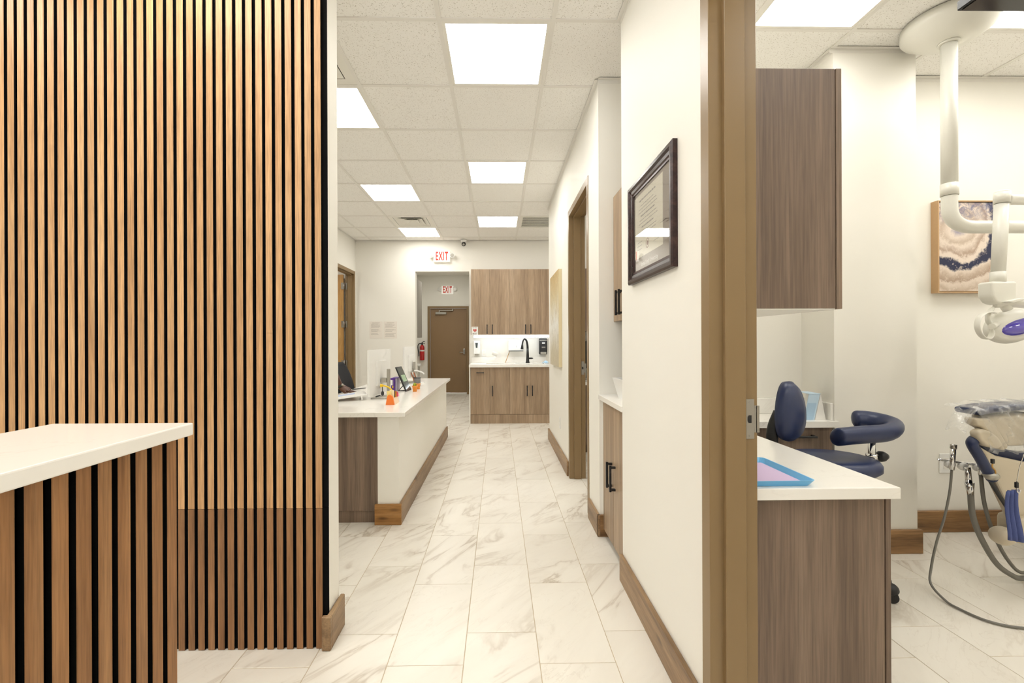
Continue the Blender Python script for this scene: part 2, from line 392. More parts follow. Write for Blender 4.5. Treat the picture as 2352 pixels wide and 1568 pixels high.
FACE_CAM = lambda p: Matrix.Translation(p) @ Matrix.Rotation(math.pi / 2, 4, 'X')                                     # reads in a wall facing -Y
FACE_LEFT = lambda p: Matrix.Translation(p) @ Matrix.Rotation(-math.pi / 2, 4, 'Z') @ Matrix.Rotation(math.pi / 2, 4, 'X')  # wall facing -X
def handle(p0, p1, out, parent, r=0.006, post=0.03):
    """square black bar pull: p0-p1 are its ends on the door face, out the outward normal"""
    p0, p1, out = Vector(p0), Vector(p1), Vector(out).normalized(); d = (p1 - p0).normalized()
    mb = MB(); L = (p1 - p0).length; w = d.cross(out)
    M = Matrix(((d.x, w.x, out.x, p0.x), (d.y, w.y, out.y, p0.y), (d.z, w.z, out.z, p0.z), (0, 0, 0, 1)))
    q = MB().box(0, L, -r, r, post - r, post + r, 0.0015).box(0.006, 0.018, -r * 1.2, r * 1.2, 0.0002, post - r).box(L - 0.018, L - 0.006, -r * 1.2, r * 1.2, 0.0002, post - r)
    mb.merge(q, M); return mb.build('handle', BLACK, parent)
# ================================================================== STRUCTURE
HC, HR = 3.0, 3.03                     # ceiling heights: corridor / treatment room
XR = 0.662                             # face of the right corridor wall
# ---- floor: slab in grout colour, porcelain tiles on it
floor = struct_root('floor')
bx('grout_bed', -4.2, 5.2, -5.0, 11.6, -0.12, -0.0018, GROUT, floor)
TW, TL, GAP = 0.3035, 0.5946, 0.003
def tile_mesh(w, l):
    mb = MB(); mb.box(-w / 2, w / 2, -l / 2, l / 2, -0.009, 0.0)
    top = [f for f in mb.bm.faces if f.normal.z > 0.5 or all(abs(v.co.z) < 1e-6 for v in f.verts)]
    ed = list({e for f in top for e in f.edges}); bmesh.ops.bevel(mb.bm, geom=ed, offset=0.0012, segments=1, affect='EDGES')
    bmesh.ops.recalc_face_normals(mb.bm, faces=mb.bm.faces[:])
    me = bpy.data.meshes.new('floor_tile'); mb.bm.to_mesh(me); mb.bm.free(); me.materials.append(TILE); return me
TM = tile_mesh(TW - GAP, TL - GAP)
X00 = fl0 = -0.1435
def seen_floor(x, y):
    if y < 2.0: return (x > -1.5 and x < XR + 0.1 and y > 1.3) or (1.2 < x < 3.4 and y > 1.3)
    if 1.1 < x < 3.8 and y < 3.0: return y < 3.0
    if y < 7.75: return -1.62 * y / 3.4 * 0.72 - 0.3 < x < (0.75 if y < 5.9 else 1.1) and x > -1.9
    return -1.7 < x < -0.45 and y < 11
rest = MB()
for ci in range(-14, 18):
    xc = X00 + (ci + 0.5) * TW
    ph = 1.9746 if ci % 2 == 0 else 1.78
    for ri in range(-12, 17):
        yc = ph + (ri + 0.5) * TL
        if not (-4.1 < xc < 5.1 and -4.9 < yc < 11.3): continue
        if seen_floor(xc, yc):
            o = bpy.data.objects.new('floor_tile', TM); COL.objects.link(o); o.parent = floor; o.location = (xc, yc, 0)
        else: rest.box(xc - TW / 2 + GAP / 2, xc + TW / 2 - GAP / 2, yc - TL / 2 + GAP / 2, yc + TL / 2 - GAP / 2, -0.009, 0.0)
rest.build('far_floor_tiles', TILE, floor, kind='stuff')

# ---- walls
def walls(name, boxes, mat=None):
    mb = MB()
    for b in boxes: mb.box(*b)
    o = mb.build(name, mat or WALL); o['kind'] = 'structure'; return o
walls('wall_partition', [(-3.3, -0.722, 1.907, 2.03, 0, HC + .1)])
walls('wall_right', [(XR, 0.804, 1.44, 2.34, 0, HR + .1), (XR, 0.804, 0.45, 1.44, 2.49, HR + .1), (XR, 0.804, -4.6, 0.45, 0, HR + .1)])
walls('wall_alcove', [(XR, 1.25, 2.34, 2.392, 0, HC + .1), (1.15, 1.25, 2.392, 2.94, 0, HC + .1), (XR, 1.25, 2.94, 2.95, 0, HC + .1)])
walls('wall_right_far', [(XR, 0.804, 2.95, 3.30, 0, HC + .1), (XR, 0.804, 3.30, 4.19, 2.49, HC + .1), (XR, 0.804, 4.19, 5.85, 0, HC + .1), (0.804, 2.7, 5.72, 5.85, 0, HC + .1)])
walls('wall_room_back', [(1.25, 4.9, 2.95, 3.08, 0, HR + .1), (0.804, 1.25, 2.95, 3.08, 0, HR + .1)])
walls('wall_column', [(2.016, 2.52, 2.66, 2.95, 0, HR + .1)])
walls('wall_room_right', [(4.8, 4.95, -0.6, 2.95, 0, HR + .1)])
walls('wall_room_front', [(0.804, 4.8, -0.7, -0.55, 0, HR + .1)])
walls('wall_left', [(-2.57, -2.43, 2.03, 6.64, 0, HC + .1), (-2.57, -2.43, 6.64, 7.60, 2.47, HC + .1), (-2.57, -2.43, 7.60, 7.68, 0, HC + .1)])
walls('wall_back', [(-4.0, -1.415, 7.68, 7.82, 0, HC + .1), (-1.415, -0.497, 7.68, 7.82, 2.48, HC + .1), (-0.497, 2.7, 7.68, 7.82, 0, HC + .1)])
walls('wall_back_right', [(2.6, 2.7, 5.85, 7.68, 0, HC + .1)])
walls('wall_hall', [(-2.15, -2.05, 7.82, 10.95, 0, HC), (-0.49, -0.39, 7.82, 10.95, 0, HC)])
walls('wall_hall_end', [(-2.15, -1.70, 10.95, 11.08, 0, HC), (-1.70, -0.745, 10.95, 11.08, 2.12, HC), (-0.745, -0.39, 10.95, 11.08, 0, HC)])
walls('wall_office', [(-4.1, -4.0, 5.2, 7.68, 0, HC), (-4.0, -2.57, 5.1, 5.2, 0, HC)])
walls('wall_second_room', [(2.7, 2.8, 3.08, 5.72, 0, HC)])
walls('wall_lobby_left', [(-3.4, -3.3, -4.6, 2.03, 0, HC + .1)])
walls('wall_lobby_rear', [(-3.4, -2.6, -4.7, -4.6, 0, HC + .1), (-2.6, 0.2, -4.7, -4.6, 0, 0.25), (-2.6, 0.2, -4.7, -4.6, 2.6, HC + .1), (0.2, 0.804, -4.7, -4.6, 0, HC + .1)])
wf = bx('added_window_1', -2.6, 0.2, -4.655, -4.649, 0.25, 2.6, GLASS); wf['kind'] = 'structure'  # unseen window with frame, added to bring daylight in from behind the camera
mb = MB()
for x in (-2.6, -1.69, -0.76, 0.15): mb.box(x, x + 0.05, -4.68, -4.62, 0.25, 2.6)
mb.box(-2.6, 0.2, -4.679, -4.621, 0.25, 0.30).box(-2.6, 0.2, -4.679, -4.621, 2.55, 2.6)
mb.build('added_window_frame', BLACK, wf)

# ---- ceilings: T-bar grid, mineral tiles laid in the cells
ceiling = struct_root('ceiling', (0, 0, HC))
ROWS = [2.404 + 0.6265 * i for i in range(-12, 9)]
PIT = 0.613; LX = [-0.312 + PIT * i for i in range(-6, 6)]
lights_at = {}     # (col,row) -> taken cells
TAKEN = {(0, 0), (0, 3), (0, 6), (-2, 1), (-2, 4), (-2, 7), (0, -3), (0, -6), (-2, -2), (-2, -5), (-4, -2), (-4, -5), (0, -9), (-2, -8), (-2, 6), (1, 6), (-2, 0), (3, 6)}
regions = [(-3.3, XR, -4.6, 1.907), (-2.43, XR, 2.03, 7.68), (XR, 1.15, 2.392, 2.94), (XR, 2.6, 5.85, 7.68), (-0.722, XR, 1.907, 2.03)]
def clip(a, b, lo, hi): return max(a, lo), min(b, hi)
restc = MB()
for (rx0, rx1, ry0, ry1) in regions:
    for ci in range(-6, 6):
        for ri in range(-12, 10):
            if (ci, ri) in TAKEN: continue
            x0, x1 = clip(-0.312 + PIT * ci, -0.312 + PIT * (ci + 1), rx0, rx1); y0, y1 = clip(2.404 + .6265 * ri, 2.404 + .6265 * (ri + 1), ry0, ry1)
            if x1 - x0 < 0.01 or y1 - y0 < 0.01: continue
            big = ry0 > 1.9 and y1 > 2.2 and x1 > -2.43 and (rx0 != -2.43 or x1 > -1.0 * y1 * 0.36 - 0.3)
            if big: bx('ceiling_tile', x0, x1, y0, y1, HC + 0.006, HC + 0.02, CEIL, ceiling)
            else: restc.box(x0, x1, y0, y1, HC + 0.006, HC + 0.02)
restc.build('far_ceiling_tiles', CEIL, ceiling, kind='stuff')
for (rx0, rx1, ry0, ry1) in regions:
    for i in range(-6, 6):
        x = -0.312 + PIT * i
        if rx0 < x < rx1: bx('grid_bar', x - 0.012, x + 0.012, ry0, ry1, HC, HC + 0.03, BAR, ceiling)
    for j in range(-12, 10):
        y = 2.404 + .6265 * j
        if ry0 < y < ry1: bx('grid_bar', rx0, rx1, y - 0.012, y + 0.012, HC + 0.0008, HC + 0.03, BAR, ceiling)
bx('ceiling_deck', -3.4, 2.8, -4.7, 7.8, HC + 0.05, HC + 0.12, BAR, ceiling)
# wall angles
def angle(name, x0, x1, y0, y1, h): st(name, x0, x1, y0, y1, h - 0.003, h + 0.003, BAR)
for i, (x0, x1, y0, y1) in enumerate([(XR - .022, XR, 1.44, 2.392), (XR - .022, XR, 2.94, 5.85), (XR, 1.15, 2.918, 2.94), (-2.43, 2.6, 7.658, 7.68), (-2.43, -2.408, 2.03, 7.68)]):
    mb = MB().box(x0, x1, y0, y1, HC - .0012, HC + .001)
    if x1 - x0 < y1 - y0:
        wx = (x1 - 0.0015, x1) if x1 == XR else (x0, x0 + 0.0015)
        mb.box(wx[0], wx[1], y0, y1, HC - 0.024, HC)
    else: mb.box(x0, x1, y1 - 0.0015, y1, HC - 0.024, HC)
    o = mb.build('trim_%d' % (i + 1), BAR); o['kind'] = 'structure'
# treatment room ceiling
ceil_r = struct_root('ceiling_right', (2.8, 1.2, HR))
RXL = [0.79, 1.40, 2.01, 2.625, 3.24, 3.855, 4.47]; RYL = [2.505 - .612 * i for i in range(0, 6)][::-1] + [2.505 + .612]
TAKR = {(1, 4), (3, 4), (1, 1), (3, 1), (5, 4), (5, 1)}
RXE = [0.18] + RXL + [5.085]; 
restr = MB()
for i in range(len(RXE) - 1):
    for j in range(-1, len(RYL) - 1):
        if (i - 1, j) in TAKR: continue
        ya = RYL[j] if j >= 0 else -0.9; yb = RYL[j + 1]
        x0, x1 = clip(RXE[i], RXE[i + 1], 0.804, 4.8); y0, y1 = clip(ya, yb, -0.55, 2.95)
        if x1 - x0 < 0.01 or y1 - y0 < 0.01: continue
        if y1 > 2.0 and x0 < 3.9: bx('ceiling_tile', x0, x1, y0, y1, HR + 0.006, HR + 0.02, CEIL, ceil_r)
        else: restr.box(x0, x1, y0, y1, HR + 0.006, HR + 0.02)
restr.build('far_ceiling_tiles', CEIL, ceil_r, kind='stuff')
for x in RXL:
    if 0.81 < x < 4.8: bx('grid_bar', x - 0.012, x + 0.012, -0.55, 2.95, HR, HR + 0.03, BAR, ceil_r)
for y in RYL:
    if -0.5 < y < 2.95: bx('grid_bar', 0.804, 4.8, y - 0.012, y + 0.012, HR + 0.0008, HR + 0.03, BAR, ceil_r)
bx('ceiling_deck', 0.804, 4.9, -0.7, 3.0, HR + 0.05, HR + 0.12, BAR, ceil_r)
for i, (x0, x1, y0, y1) in enumerate([(2.52, 4.8, 2.928, 2.95), (2.016 - .022, 2.542, 2.638, 2.66), (1.994, 2.016, 2.66, 2.95), (1.25, 2.016, 2.928, 2.95)]):
    mb = MB().box(x0, x1, y0, y1, HR - .0012, HR + .001)
    if x1 - x0 > y1 - y0: mb.box(x0, x1, y1 - .0015, y1, HR - .024, HR)
    else: mb.box(x1 - .0015, x1, y0, y1, HR - .024, HR)
    o = mb.build('trim_%d' % (i + 6), BAR); o['kind'] = 'structure'
st('ceiling_hall', -2.05, -0.49, 7.82, 10.95, 2.89, 2.95, TRIMW)
st('ceiling_second_room', 0.804, 2.7, 3.08, 5.72, HC, HC + .1, TRIMW)
st('ceiling_office', -4.0, -2.57, 5.2, 7.68, HC, HC + .1, TRIMW)

# ---- baseboards
def base(name, x0, x1, y0, y1, mat, h=0.142):
    o = st(name, x0, x1, y0, y1, 0, h, mat, 0.003); return o
base('baseboard_right', XR - 0.019, XR - .0002, 1.44, 2.392, BASEY)
o = MB().box(-0.720, -0.700, 1.886, 2.045, 0, 0.142, 0.003).box(-0.737, -0.700, 1.868, 1.886, 0, 0.142, 0.003).build('baseboard_partition', BASEY); o['kind'] = 'structure'
base('baseboard_stub', XR - 0.019, XR - .0002, 2.92, 3.245, BASEY)
base('baseboard_alcove', XR - .019, 0.755, 2.921, 2.9398, BASEX)
base('baseboard_right_far', XR - 0.019, XR - .0002, 4.245, 5.87, BASEY)
base('baseboard_right_end', XR - .019, 2.0, 5.8502, 5.869, BASEX)
base('baseboard_room_back', 2.5202, 4.8, 2.931, 2.9498, BASEX)
base('baseboard_column', 2.016, 2.5395, 2.641, 2.6598, BASEX)
base('baseboard_column_side', 2.5202, 2.5395, 2.6602, 2.931, BASEY)
base('baseboard_back_stub', -0.497, -0.448, 7.661, 7.6798, BASEX)
base('baseboard_back', -2.43, -1.415, 7.661, 7.6798, BASEX)
base('baseboard_left', -2.4298, -2.411, 2.03, 6.58, BASEY)

# ---- door frames
def frame_y(name, xa, xb, y0, y1, h, strike_far=True):
    """hollow-metal frame in a wall running along Y (wall between xa and xb), opening y0..y1 between the jamb faces, rebate and stop inside"""
    r = struct_root(name, ((xa + xb) / 2, (y0 + y1) / 2, 0))
    st0, st1 = xa + 0.043, xa + 0.108      # the stop
    for (ya, yb, inn) in ((y0 - 0.055, y0, 1), (y1, y1 + 0.055, -1)):
        mb = MB().box(xa, xb, ya, yb, 0, h + 0.055, 0.0015)
        if inn == 1: mb.box(st0, st1, yb - .002, yb + 0.016, 0, h, 0.002)
        else: mb.box(st0, st1, ya - 0.016, ya + .002, 0, h, 0.002)
        mb.build('jamb', BROWN, r)
    MB().box(xa, xb, y0, y1, h, h + 0.055, 0.0015).box(st0, st1, y0, y1, h - 0.016, h + .002, 0.002).build('head', BROWN, r)
    return r
door1 = frame_y('door_1', 0.6575, 0.8085, 0.47, 1.389, 2.44)
door2 = frame_y('door_2', 0.6575, 0.8085, 3.33, 4.165, 2.44)
door3 = frame_y('door_3', -2.575, -2.425, 6.68, 7.595, 2.42)
def strike(door, x0, x1, y, zc, hole=True):
    mb = MB().box(x0, x0 + 0.026, y - 0.003, y + .0005, zc - 0.062, zc + 0.062, 0.0008)
    mb.box(x0 + 0.025, x1, y - 0.003, y + .0005, zc - 0.042, zc + 0.042, 0.0008).box(x1 - 0.004, x1 + 0.008, y - 0.003, y + 0.0, zc - 0.042, zc + 0.042, 0.0008)
    s_ = mb.build('strike_plate', STEEL, door)
    MB().prism([(x0 + 0.008, y - .0036, zc - 0.012), (x0 + 0.017, y - .0036, zc - 0.012), (x0 + 0.017, y - .0036, zc + 0.012), (x0 + 0.008, y - .0036, zc + 0.012), (x0 + 0.0045, y - .0036, zc + .006), (x0 + 0.0045, y - .0036, zc - .006)], (0, 0.0008, 0)).build('latch_hole', BLACK, s_)
    for dz in (-0.052, 0.052):
        MB().cyl((x0 + 0.013, y - .0045, zc + dz), (x0 + 0.013, y - .002, zc + dz), 0.0045, n=16).build('screw', STEEL, s_)
strike(door1, 0.7715, 0.806, 1.389, 1.035)
strike(door2, 0.7715, 0.806, 4.165, 1.03)
# hinges and honey-coloured leaf of the left door, swung into the office
leaf = bx('door_leaf', -3.46, -2.60, 7.555, 7.592, 0.012, 2.41, HONEY, door3, 0.002)
for z in (2.22, 1.58, 0.92, 0.25):
    hg = MB().cyl((-2.583, 7.548, z - .055), (-2.583, 7.548, z + .055), 0.008, n=12).box(-2.583, -2.545, 7.588, 7.5945, z - .055, z + .055).box(-2.63, -2.585, 7.549, 7.554, z - .055, z + .055)
    hg.build('hinge', STEEL, door3)
# exit door at the end of the hall
d4 = struct_root('door_4', (-1.22, 10.95, 0))
mb = MB()
for x0, x1 in ((-1.722, -1.668), (-0.775, -0.722)): mb = MB().box(x0, x1, 10.93, 11.05, 0, 2.145, .002).build('jamb', BROWN, d4)
bx('head', -1.668, -0.775, 10.93, 11.05, 2.091, 2.145, BROWN, d4, .002)
bx('door_leaf', -1.664, -0.779, 10.985, 11.03, 0.035, 2.088, BROWND, d4, .003)
bx('threshold', -1.664, -0.779, 10.955, 11.03, 0.0, 0.03, TRIMW, d4, .004)
cl = bx('door_closer', -1.53, -1.27, 10.925, 10.984, 1.945, 2.005, GREYM, d4, .006, 2)
MB().box(-1.45, -1.43, 10.93, 10.96, 2.006, 2.03).box(-1.45, -1.12, 10.935, 10.95, 2.03, 2.045).box(-1.12, -1.10, 10.935, 10.984, 2.03, 2.075).build('closer_arm', GREYM, cl)
lk = bx('lever_plate', -0.865, -0.82, 10.973, 10.9845, 0.975, 1.11, STEEL, d4, .012, 2)
MB().cyl((-0.843, 10.973, 1.02), (-0.843, 10.93, 1.02), .011).tube([(-0.843, 10.935, 1.02), (-0.90, 10.93, 1.02), (-0.95, 10.935, 1.015)], .009, sub=3).build('lever', STEEL, lk)

# ================================================================== LIGHTS (ceiling panels)
def led_panel(ci, ri, label, hid=False):
    x0 = -0.312 + PIT * ci; y0 = 2.404 + .6265 * ri; x1 = x0 + PIT; y1 = y0 + .6265
    led_box(x0, x1, y0, y1, HC, label, PANELL if (ri < 0 and ci == 0) else PANEL)
def led_box(x0, x1, y0, y1, h, label, mat):
    t = thing('ceiling_light', label, 'ceiling light', ((x0 + x1) / 2, (y0 + y1) / 2, h), 'square LED panels in the ceiling grid')
    e = 0.012; f = 0.018
    mb = MB()
    for b in ((x0 + e, x1 - e, y0 + e, y0 + e + f), (x0 + e, x1 - e, y1 - e - f, y1 - e), (x0 + e, x0 + e + f, y0 + e + f, y1 - e - f), (x1 - e - f, x1 - e, y0 + e + f, y1 - e - f)):
        mb.box(*b, h + 0.002, h + 0.03)
    mb.build('frame', TRIMW, t)
    o = bx('diffuser', x0 + e + f, x1 - e - f, y0 + e + f, y1 - e - f, h + 0.006, h + 0.012, TRIMW, t)
    o.data.materials.append(mat)
    for p in o.data.polygons: p.material_index = 1 if p.normal.z < -.5 else 0
for ci, ri, lb in [(0, 0, 'square LED panel in corridor ceiling, largest, straight above the near diploma wall'),
                   (0, 3, 'square LED panel in corridor ceiling, second from the camera in the right row'),
                   (0, 6, 'square LED panel beside the slotted return grille, farthest of the right row'),
                   (-2, 1, 'square LED panel cut off by the slat wall edge, nearest of the left row'),
                   (-2, 4, 'square LED panel above the reception desk, middle of the left row'),
                   (-2, 7, 'square LED panel touching the louvered air diffuser, farthest of the left row'),
                   (0, -3, 'unseen added LED panel over the near doorway'), (0, -6, 'unseen added LED panel in the lobby, middle of its right row'),  # lobby panels continue the rows unseen, added to light the slat wall
                   (0, -9, 'unseen added LED panel in the lobby beside the added window'), (-2, -2, 'square LED panel in front of the slat wall, near its right end'),
                   (-2, -5, 'unseen added LED panel in the lobby, middle of its centre row'), (-2, -8, 'unseen added LED panel in the lobby near the added window, centre row'),
                   (-4, -2, 'unseen added LED panel in front of the slat wall, near its left end'), (-4, -5, 'unseen added LED panel in the lobby, left row')]:
    led_panel(ci, ri, lb)
for (i, j, lb) in [(1, 4, 'square LED panel in treatment room ceiling, above the wooden wall cabinet'), (3, 4, 'square LED panel in treatment room ceiling, behind the lamp ceiling mount'),
                   (1, 1, 'square LED panel in treatment room ceiling, over the doorway side'), (3, 1, 'square LED panel in treatment room ceiling, near the front wall'), (5, 4, 'square LED panel in treatment room ceiling, far right by the back wall'), (5, 1, 'square LED panel in treatment room ceiling, far right by the front wall')]:
    led_box(RXL[i], RXL[i + 1], RYL[j], RYL[j + 1], HR, lb, PANELR)
# plain round-the-corner panels that light the hall, the second room and the office
led_box(-1.6, -1.0, 8.9, 9.5, 2.878, 'LED panel in the back hall ceiling before the exit door', PANELH)
led_box(1.4, 2.0, 4.0, 4.6, HC - .012, 'LED panel in the second treatment room ceiling', PANELH)
led_panel(3, 6, 'square LED panel to the right of the sink counter')
led_box(-3.5, -2.9, 6.1, 6.7, HC - .012, 'LED panel in the office behind the left door', PANELR)

# ---- air vents in the ceiling
def diffuser(ci, ri, label):
    x0 = -0.312 + PIT * ci + .012; y0 = 2.404 + .6265 * ri + .012; w = PIT - .024; d = .6265 - .024
    t = thing('air_diffuser', label, 'air vent', (x0 + w / 2, y0 + d / 2, HC), 'louvered air diffusers')
    bx('back_box', x0, x0 + w, y0, y0 + d, HC + .045, HC + .05, plain('vent_dark', lin(96, 92, 86), .8) if 'vent_dark' not in MATS else MATS['vent_dark'], t)
    for k in range(4):
        a = 0.0 + k * 0.066; b = a + 0.085
        zo = HC + 0.004; zi = HC + 0.036
        mb = MB()
        def ring(i0, zz0, i1, zz1):
            o_ = [(x0 + i0, y0 + i0, zz0), (x0 + w - i0, y0 + i0, zz0), (x0 + w - i0, y0 + d - i0, zz0), (x0 + i0, y0 + d - i0, zz0)]
            n_ = [(x0 + i1, y0 + i1, zz1), (x0 + w - i1, y0 + i1, zz1), (x0 + w - i1, y0 + d - i1, zz1), (x0 + i1, y0 + d - i1, zz1)]
            A = [mb.bm.verts.new(p) for p in o_]; B = [mb.bm.verts.new(p) for p in n_]
            A2 = [mb.bm.verts.new(Vector(p) + Vector((0, 0, .003))) for p in o_]; B2 = [mb.bm.verts.new(Vector(p) + Vector((0, 0, .003))) for p in n_]
            for i in range(4):
                j = (i + 1) % 4
                mb.bm.faces.new((A[i], A[j], B[j], B[i])); mb.bm.faces.new((A2[i], B2[i], B2[j], A2[j])); mb.bm.faces.new((A[i], A2[i], A2[j], A[j])); mb.bm.faces.new((B[i], B[j], B2[j], B2[i]))
        ring(a, zo, b, zo + .03) if k else ring(0.0, zo, 0.06, zo)
        mb.build('louver', TRIMW, t)
    return t
diffuser(-2, 6, 'white louvered air diffuser of nested squares beside the far left LED panel')
diffuser(-2, 0, 'white louvered air diffuser cut off by the slat wall edge')
def grille(ci, ri, label):
    x0 = -0.312 + PIT * ci + .012; y0 = 2.404 + .6265 * ri + .012; w = PIT - .024; d = .6265 - .024
    t = thing('return_grille', label, 'air vent', (x0 + w / 2, y0 + d / 2, HC))
    bx('back_box', x0, x0 + w, y0, y0 + d, HC + .03, HC + .035, plain('grille_dark', lin(30, 28, 26), .8), t)
    mb = MB().box(x0, x0 + w, y0, y0 + .035, HC + .002, HC + .012).box(x0, x0 + w, y0 + d - .035, y0 + d, HC + .002, HC + .012).box(x0, x0 + .035, y0 + .035, y0 + d - .035, HC + .002, HC + .012).box(x0 + w - .035, x0 + w, y0 + .035, y0 + d - .035, HC + .002, HC + .012)
    mb.build('frame', TRIMW, t)
    n = 11
    for k in range(n):
        y = y0 + .035 + (d - .07) * (k + .5) / n
        bx('slat', x0 + .035, x0 + w - .035, y - .0085, y + .0085, HC + .004, HC + .008, TRIMW, t)
grille(1, 6, 'grey slotted return air grille beside the far right LED panel')
# ================================================================== SLAT WALL
sw = thing('slat_wall', 'tall acoustic wall panelling of vertical wooden slats on black felt', 'slat wall', (-1.7, 1.9, 0))
ZJ = 0.587
for z0, z1 in ((0.0, ZJ - .001), (ZJ + .001, 2.985)): bx('felt_backing', -3.28, -0.7187, 1.898, 1.9068, z0, z1, FELT, sw)
PITCH, SWD = 0.0406, 0.0268
def slat_mesh(h, w=SWD, d=0.0125, mat=SLAT):
    mb = MB().box(-w / 2, w / 2, 0, d, 0, h, 0.0012); bmesh.ops.recalc_face_normals(mb.bm, faces=mb.bm.faces[:])
    me = bpy.data.meshes.new('slat'); mb.bm.to_mesh(me); mb.bm.free(); me.materials.append(mat); me.materials.append(FELT)
    for p in me.polygons: p.material_index = 0 if (p.normal.y < -.3 or abs(p.normal.z) > .9) else 1
    return me
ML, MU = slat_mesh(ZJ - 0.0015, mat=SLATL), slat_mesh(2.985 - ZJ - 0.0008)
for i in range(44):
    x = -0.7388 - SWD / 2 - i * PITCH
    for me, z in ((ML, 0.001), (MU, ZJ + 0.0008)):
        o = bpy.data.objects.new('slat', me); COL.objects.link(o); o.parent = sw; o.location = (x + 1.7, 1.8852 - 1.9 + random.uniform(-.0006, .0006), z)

# ================================================================== FRONT COUNTER (left foreground)
fc = thing('front_counter', 'tall counter faced with vertical wooden slats, white quartz top, in front of the slat wall', 'counter', (-0.85, 0.3, 0))
FX = -0.665
bx('countertop', -0.966, FX, -1.6, 0.989, 1.079, 1.106, QUARTZ, fc, 0.003, 2)
cxf = -0.691
bx('body', -0.94, cxf - 0.0215, -1.58, 0.972, 0, 1.0785, FELT, fc)
y = 0.974
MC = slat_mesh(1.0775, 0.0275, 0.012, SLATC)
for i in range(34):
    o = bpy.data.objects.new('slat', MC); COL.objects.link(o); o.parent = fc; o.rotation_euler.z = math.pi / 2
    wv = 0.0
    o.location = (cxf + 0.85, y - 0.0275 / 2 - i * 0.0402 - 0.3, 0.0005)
# local +Y of the slat mesh (its thickness) turns to -X; so its face sits at cxf

# ================================================================== RECEPTION DESK
DZ = 0.79
rd = thing('reception_desk', 'reception desk with white quartz top, white side wall and brown wood end panel', 'desk', (-1.1, 4.6, 0))
bx('desktop', -1.53, -0.652, 3.125, 6.05, DZ - 0.032, DZ, QUARTZ, rd, 0.003, 2)
bx('side_wall', -0.852, -0.703, 3.165, 6.02, 0, DZ - 0.0325, WALL, rd)
bx('end_panel', -1.525, -0.853, 3.185, 3.205, 0.088, DZ - 0.0325, CABW, rd, .001)
bx('plinth', -1.525, -0.853, 3.20, 3.22, 0, 0.087, CABW, rd)
bx('end_support', -1.525, -0.853, 5.98, 6.0, 0, DZ - .0325, CABW, rd)
HB = wood('baseboard_end_wood', lin(138, 92, 44), lin(172, 124, 68), lin(188, 142, 88), 'x', .4, 16, 1.2, 110, .05, True)
bx('desk_baseboard', -0.871, -0.684, 3.146, 3.1645, 0, 0.145, HB, rd, .003, label='orange brown baseboard end piece')
bx('desk_baseboard', -0.7028, -0.684, 3.165, 6.04, 0, 0.145, BASEY, rd, .003)

# ================================================================== BACK SINK COUNTER
def door_panel(parent, x0, x1, yf, z0, z1, mat, name='door'):
    return bx(name, x0 + .0015, x1 - .0015, yf, yf + 0.018, z0 + .0015, z1 - .0015, mat, parent, .001)
UY = 7.38
for k, (x0, xm, x1) in enumerate(((-0.449, -0.141, 0.181), (0.181, 0.490, 0.84))):
    t = thing('wall_cabinet', ('brown wood two-door wall cabinet above the sink counter, next to the exit hall', 'brown wood two-door wall cabinet above the black faucet')[k], 'cabinet', ((x0 + x1) / 2, 7.53, 1.395), 'wall cabinets over the sink counter')
    bx('body', x0, x1, UY + .019, 7.6798, 1.395, 2.47, CABL, t)
    for a, b, hx in ((x0, xm, xm - .045), (xm, x1, xm + .042)):
        d = door_panel(t, a, b, UY, 1.393, 2.47, CABL)
        handle((hx, UY, 1.40 + .005), (hx, UY, 1.56), (0, -1, 0), d, .0065, .028)
BY = 7.0
units = [((-0.441, -0.1355), 'pullout', 'brown wood base cabinet with one horizontal handle, left end of sink counter'),
         ((-0.1355, 0.1737), 'door', 'brown wood one-door base cabinet under the white stand on the sink counter'),
         ((0.1737, 0.80), 'sink', 'brown wood two-door sink base cabinet under the black faucet')]
for (x0, x1), kd, lb in units:
    t = thing('base_cabinet', lb, 'cabinet', ((x0 + x1) / 2, 7.3, 0), 'base cabinets of the sink counter')
    bx('body', x0, x1, BY + .019, 7.66, 0.141, 0.66 if kd == 'sink' else 0.8795, CABL, t)
    bx('plinth', x0, x1, BY + .006, 7.6, 0, 0.139, CABL, t)
    if kd == 'sink':
        mb = MB().box(x0, x1, BY + .019, BY + .037, .66, .8795).box(x1 - .018, x1, BY + .037, 7.66, .66, .8795).box(x0, x0 + .018, BY + .037, 7.66, .66, .8795); mb.build('rail', CABL, t)
        xm = (x0 + x1) / 2
        for a, b, hx in ((x0, xm, xm - .042), (xm, x1, xm + .04)):
            d = door_panel(t, a, b, BY, .142, .8785, CABL); handle((hx, BY, .43), (hx, BY, .592), (0, -1, 0), d, .0065, .028)
    else:
        d = door_panel(t, x0, x1, BY, .142, .8785, CABL)
        if kd == 'door': handle((x0 + .038, BY, .43), (x0 + .038, BY, .592), (0, -1, 0), d, .0065, .028)
        else: handle((-0.347, BY, .795), (-0.228, BY, .795), (0, -1, 0), d, .0065, .028)
bx('end_panel', -0.460, -0.442, BY + .005, 7.6798, 0, .8795, WALL, tag(thing('gable_panel', 'white gable panel closing the left end of sink counter', 'panel', (-0.45, 7.3, 0)), None))
sc_ = thing('sink_countertop', 'white quartz worktop with undermount sink and low backsplash at the far wall', 'countertop', (0.17, 7.3, .88))
mb = MB(); sx0, sx1, sy0, sy1 = 0.26, 0.74, 7.08, 7.38
mb.box(-0.462, sx0, 6.962, 7.6798, .88, .921).box(sx1, 0.81, 6.962, 7.6798, .88, .921).box(sx0, sx1, 6.962, sy0, .88, .921).box(sx0, sx1, sy1, 7.6798, .88, .921)
mb.build('worktop', QUARTZ, sc_)
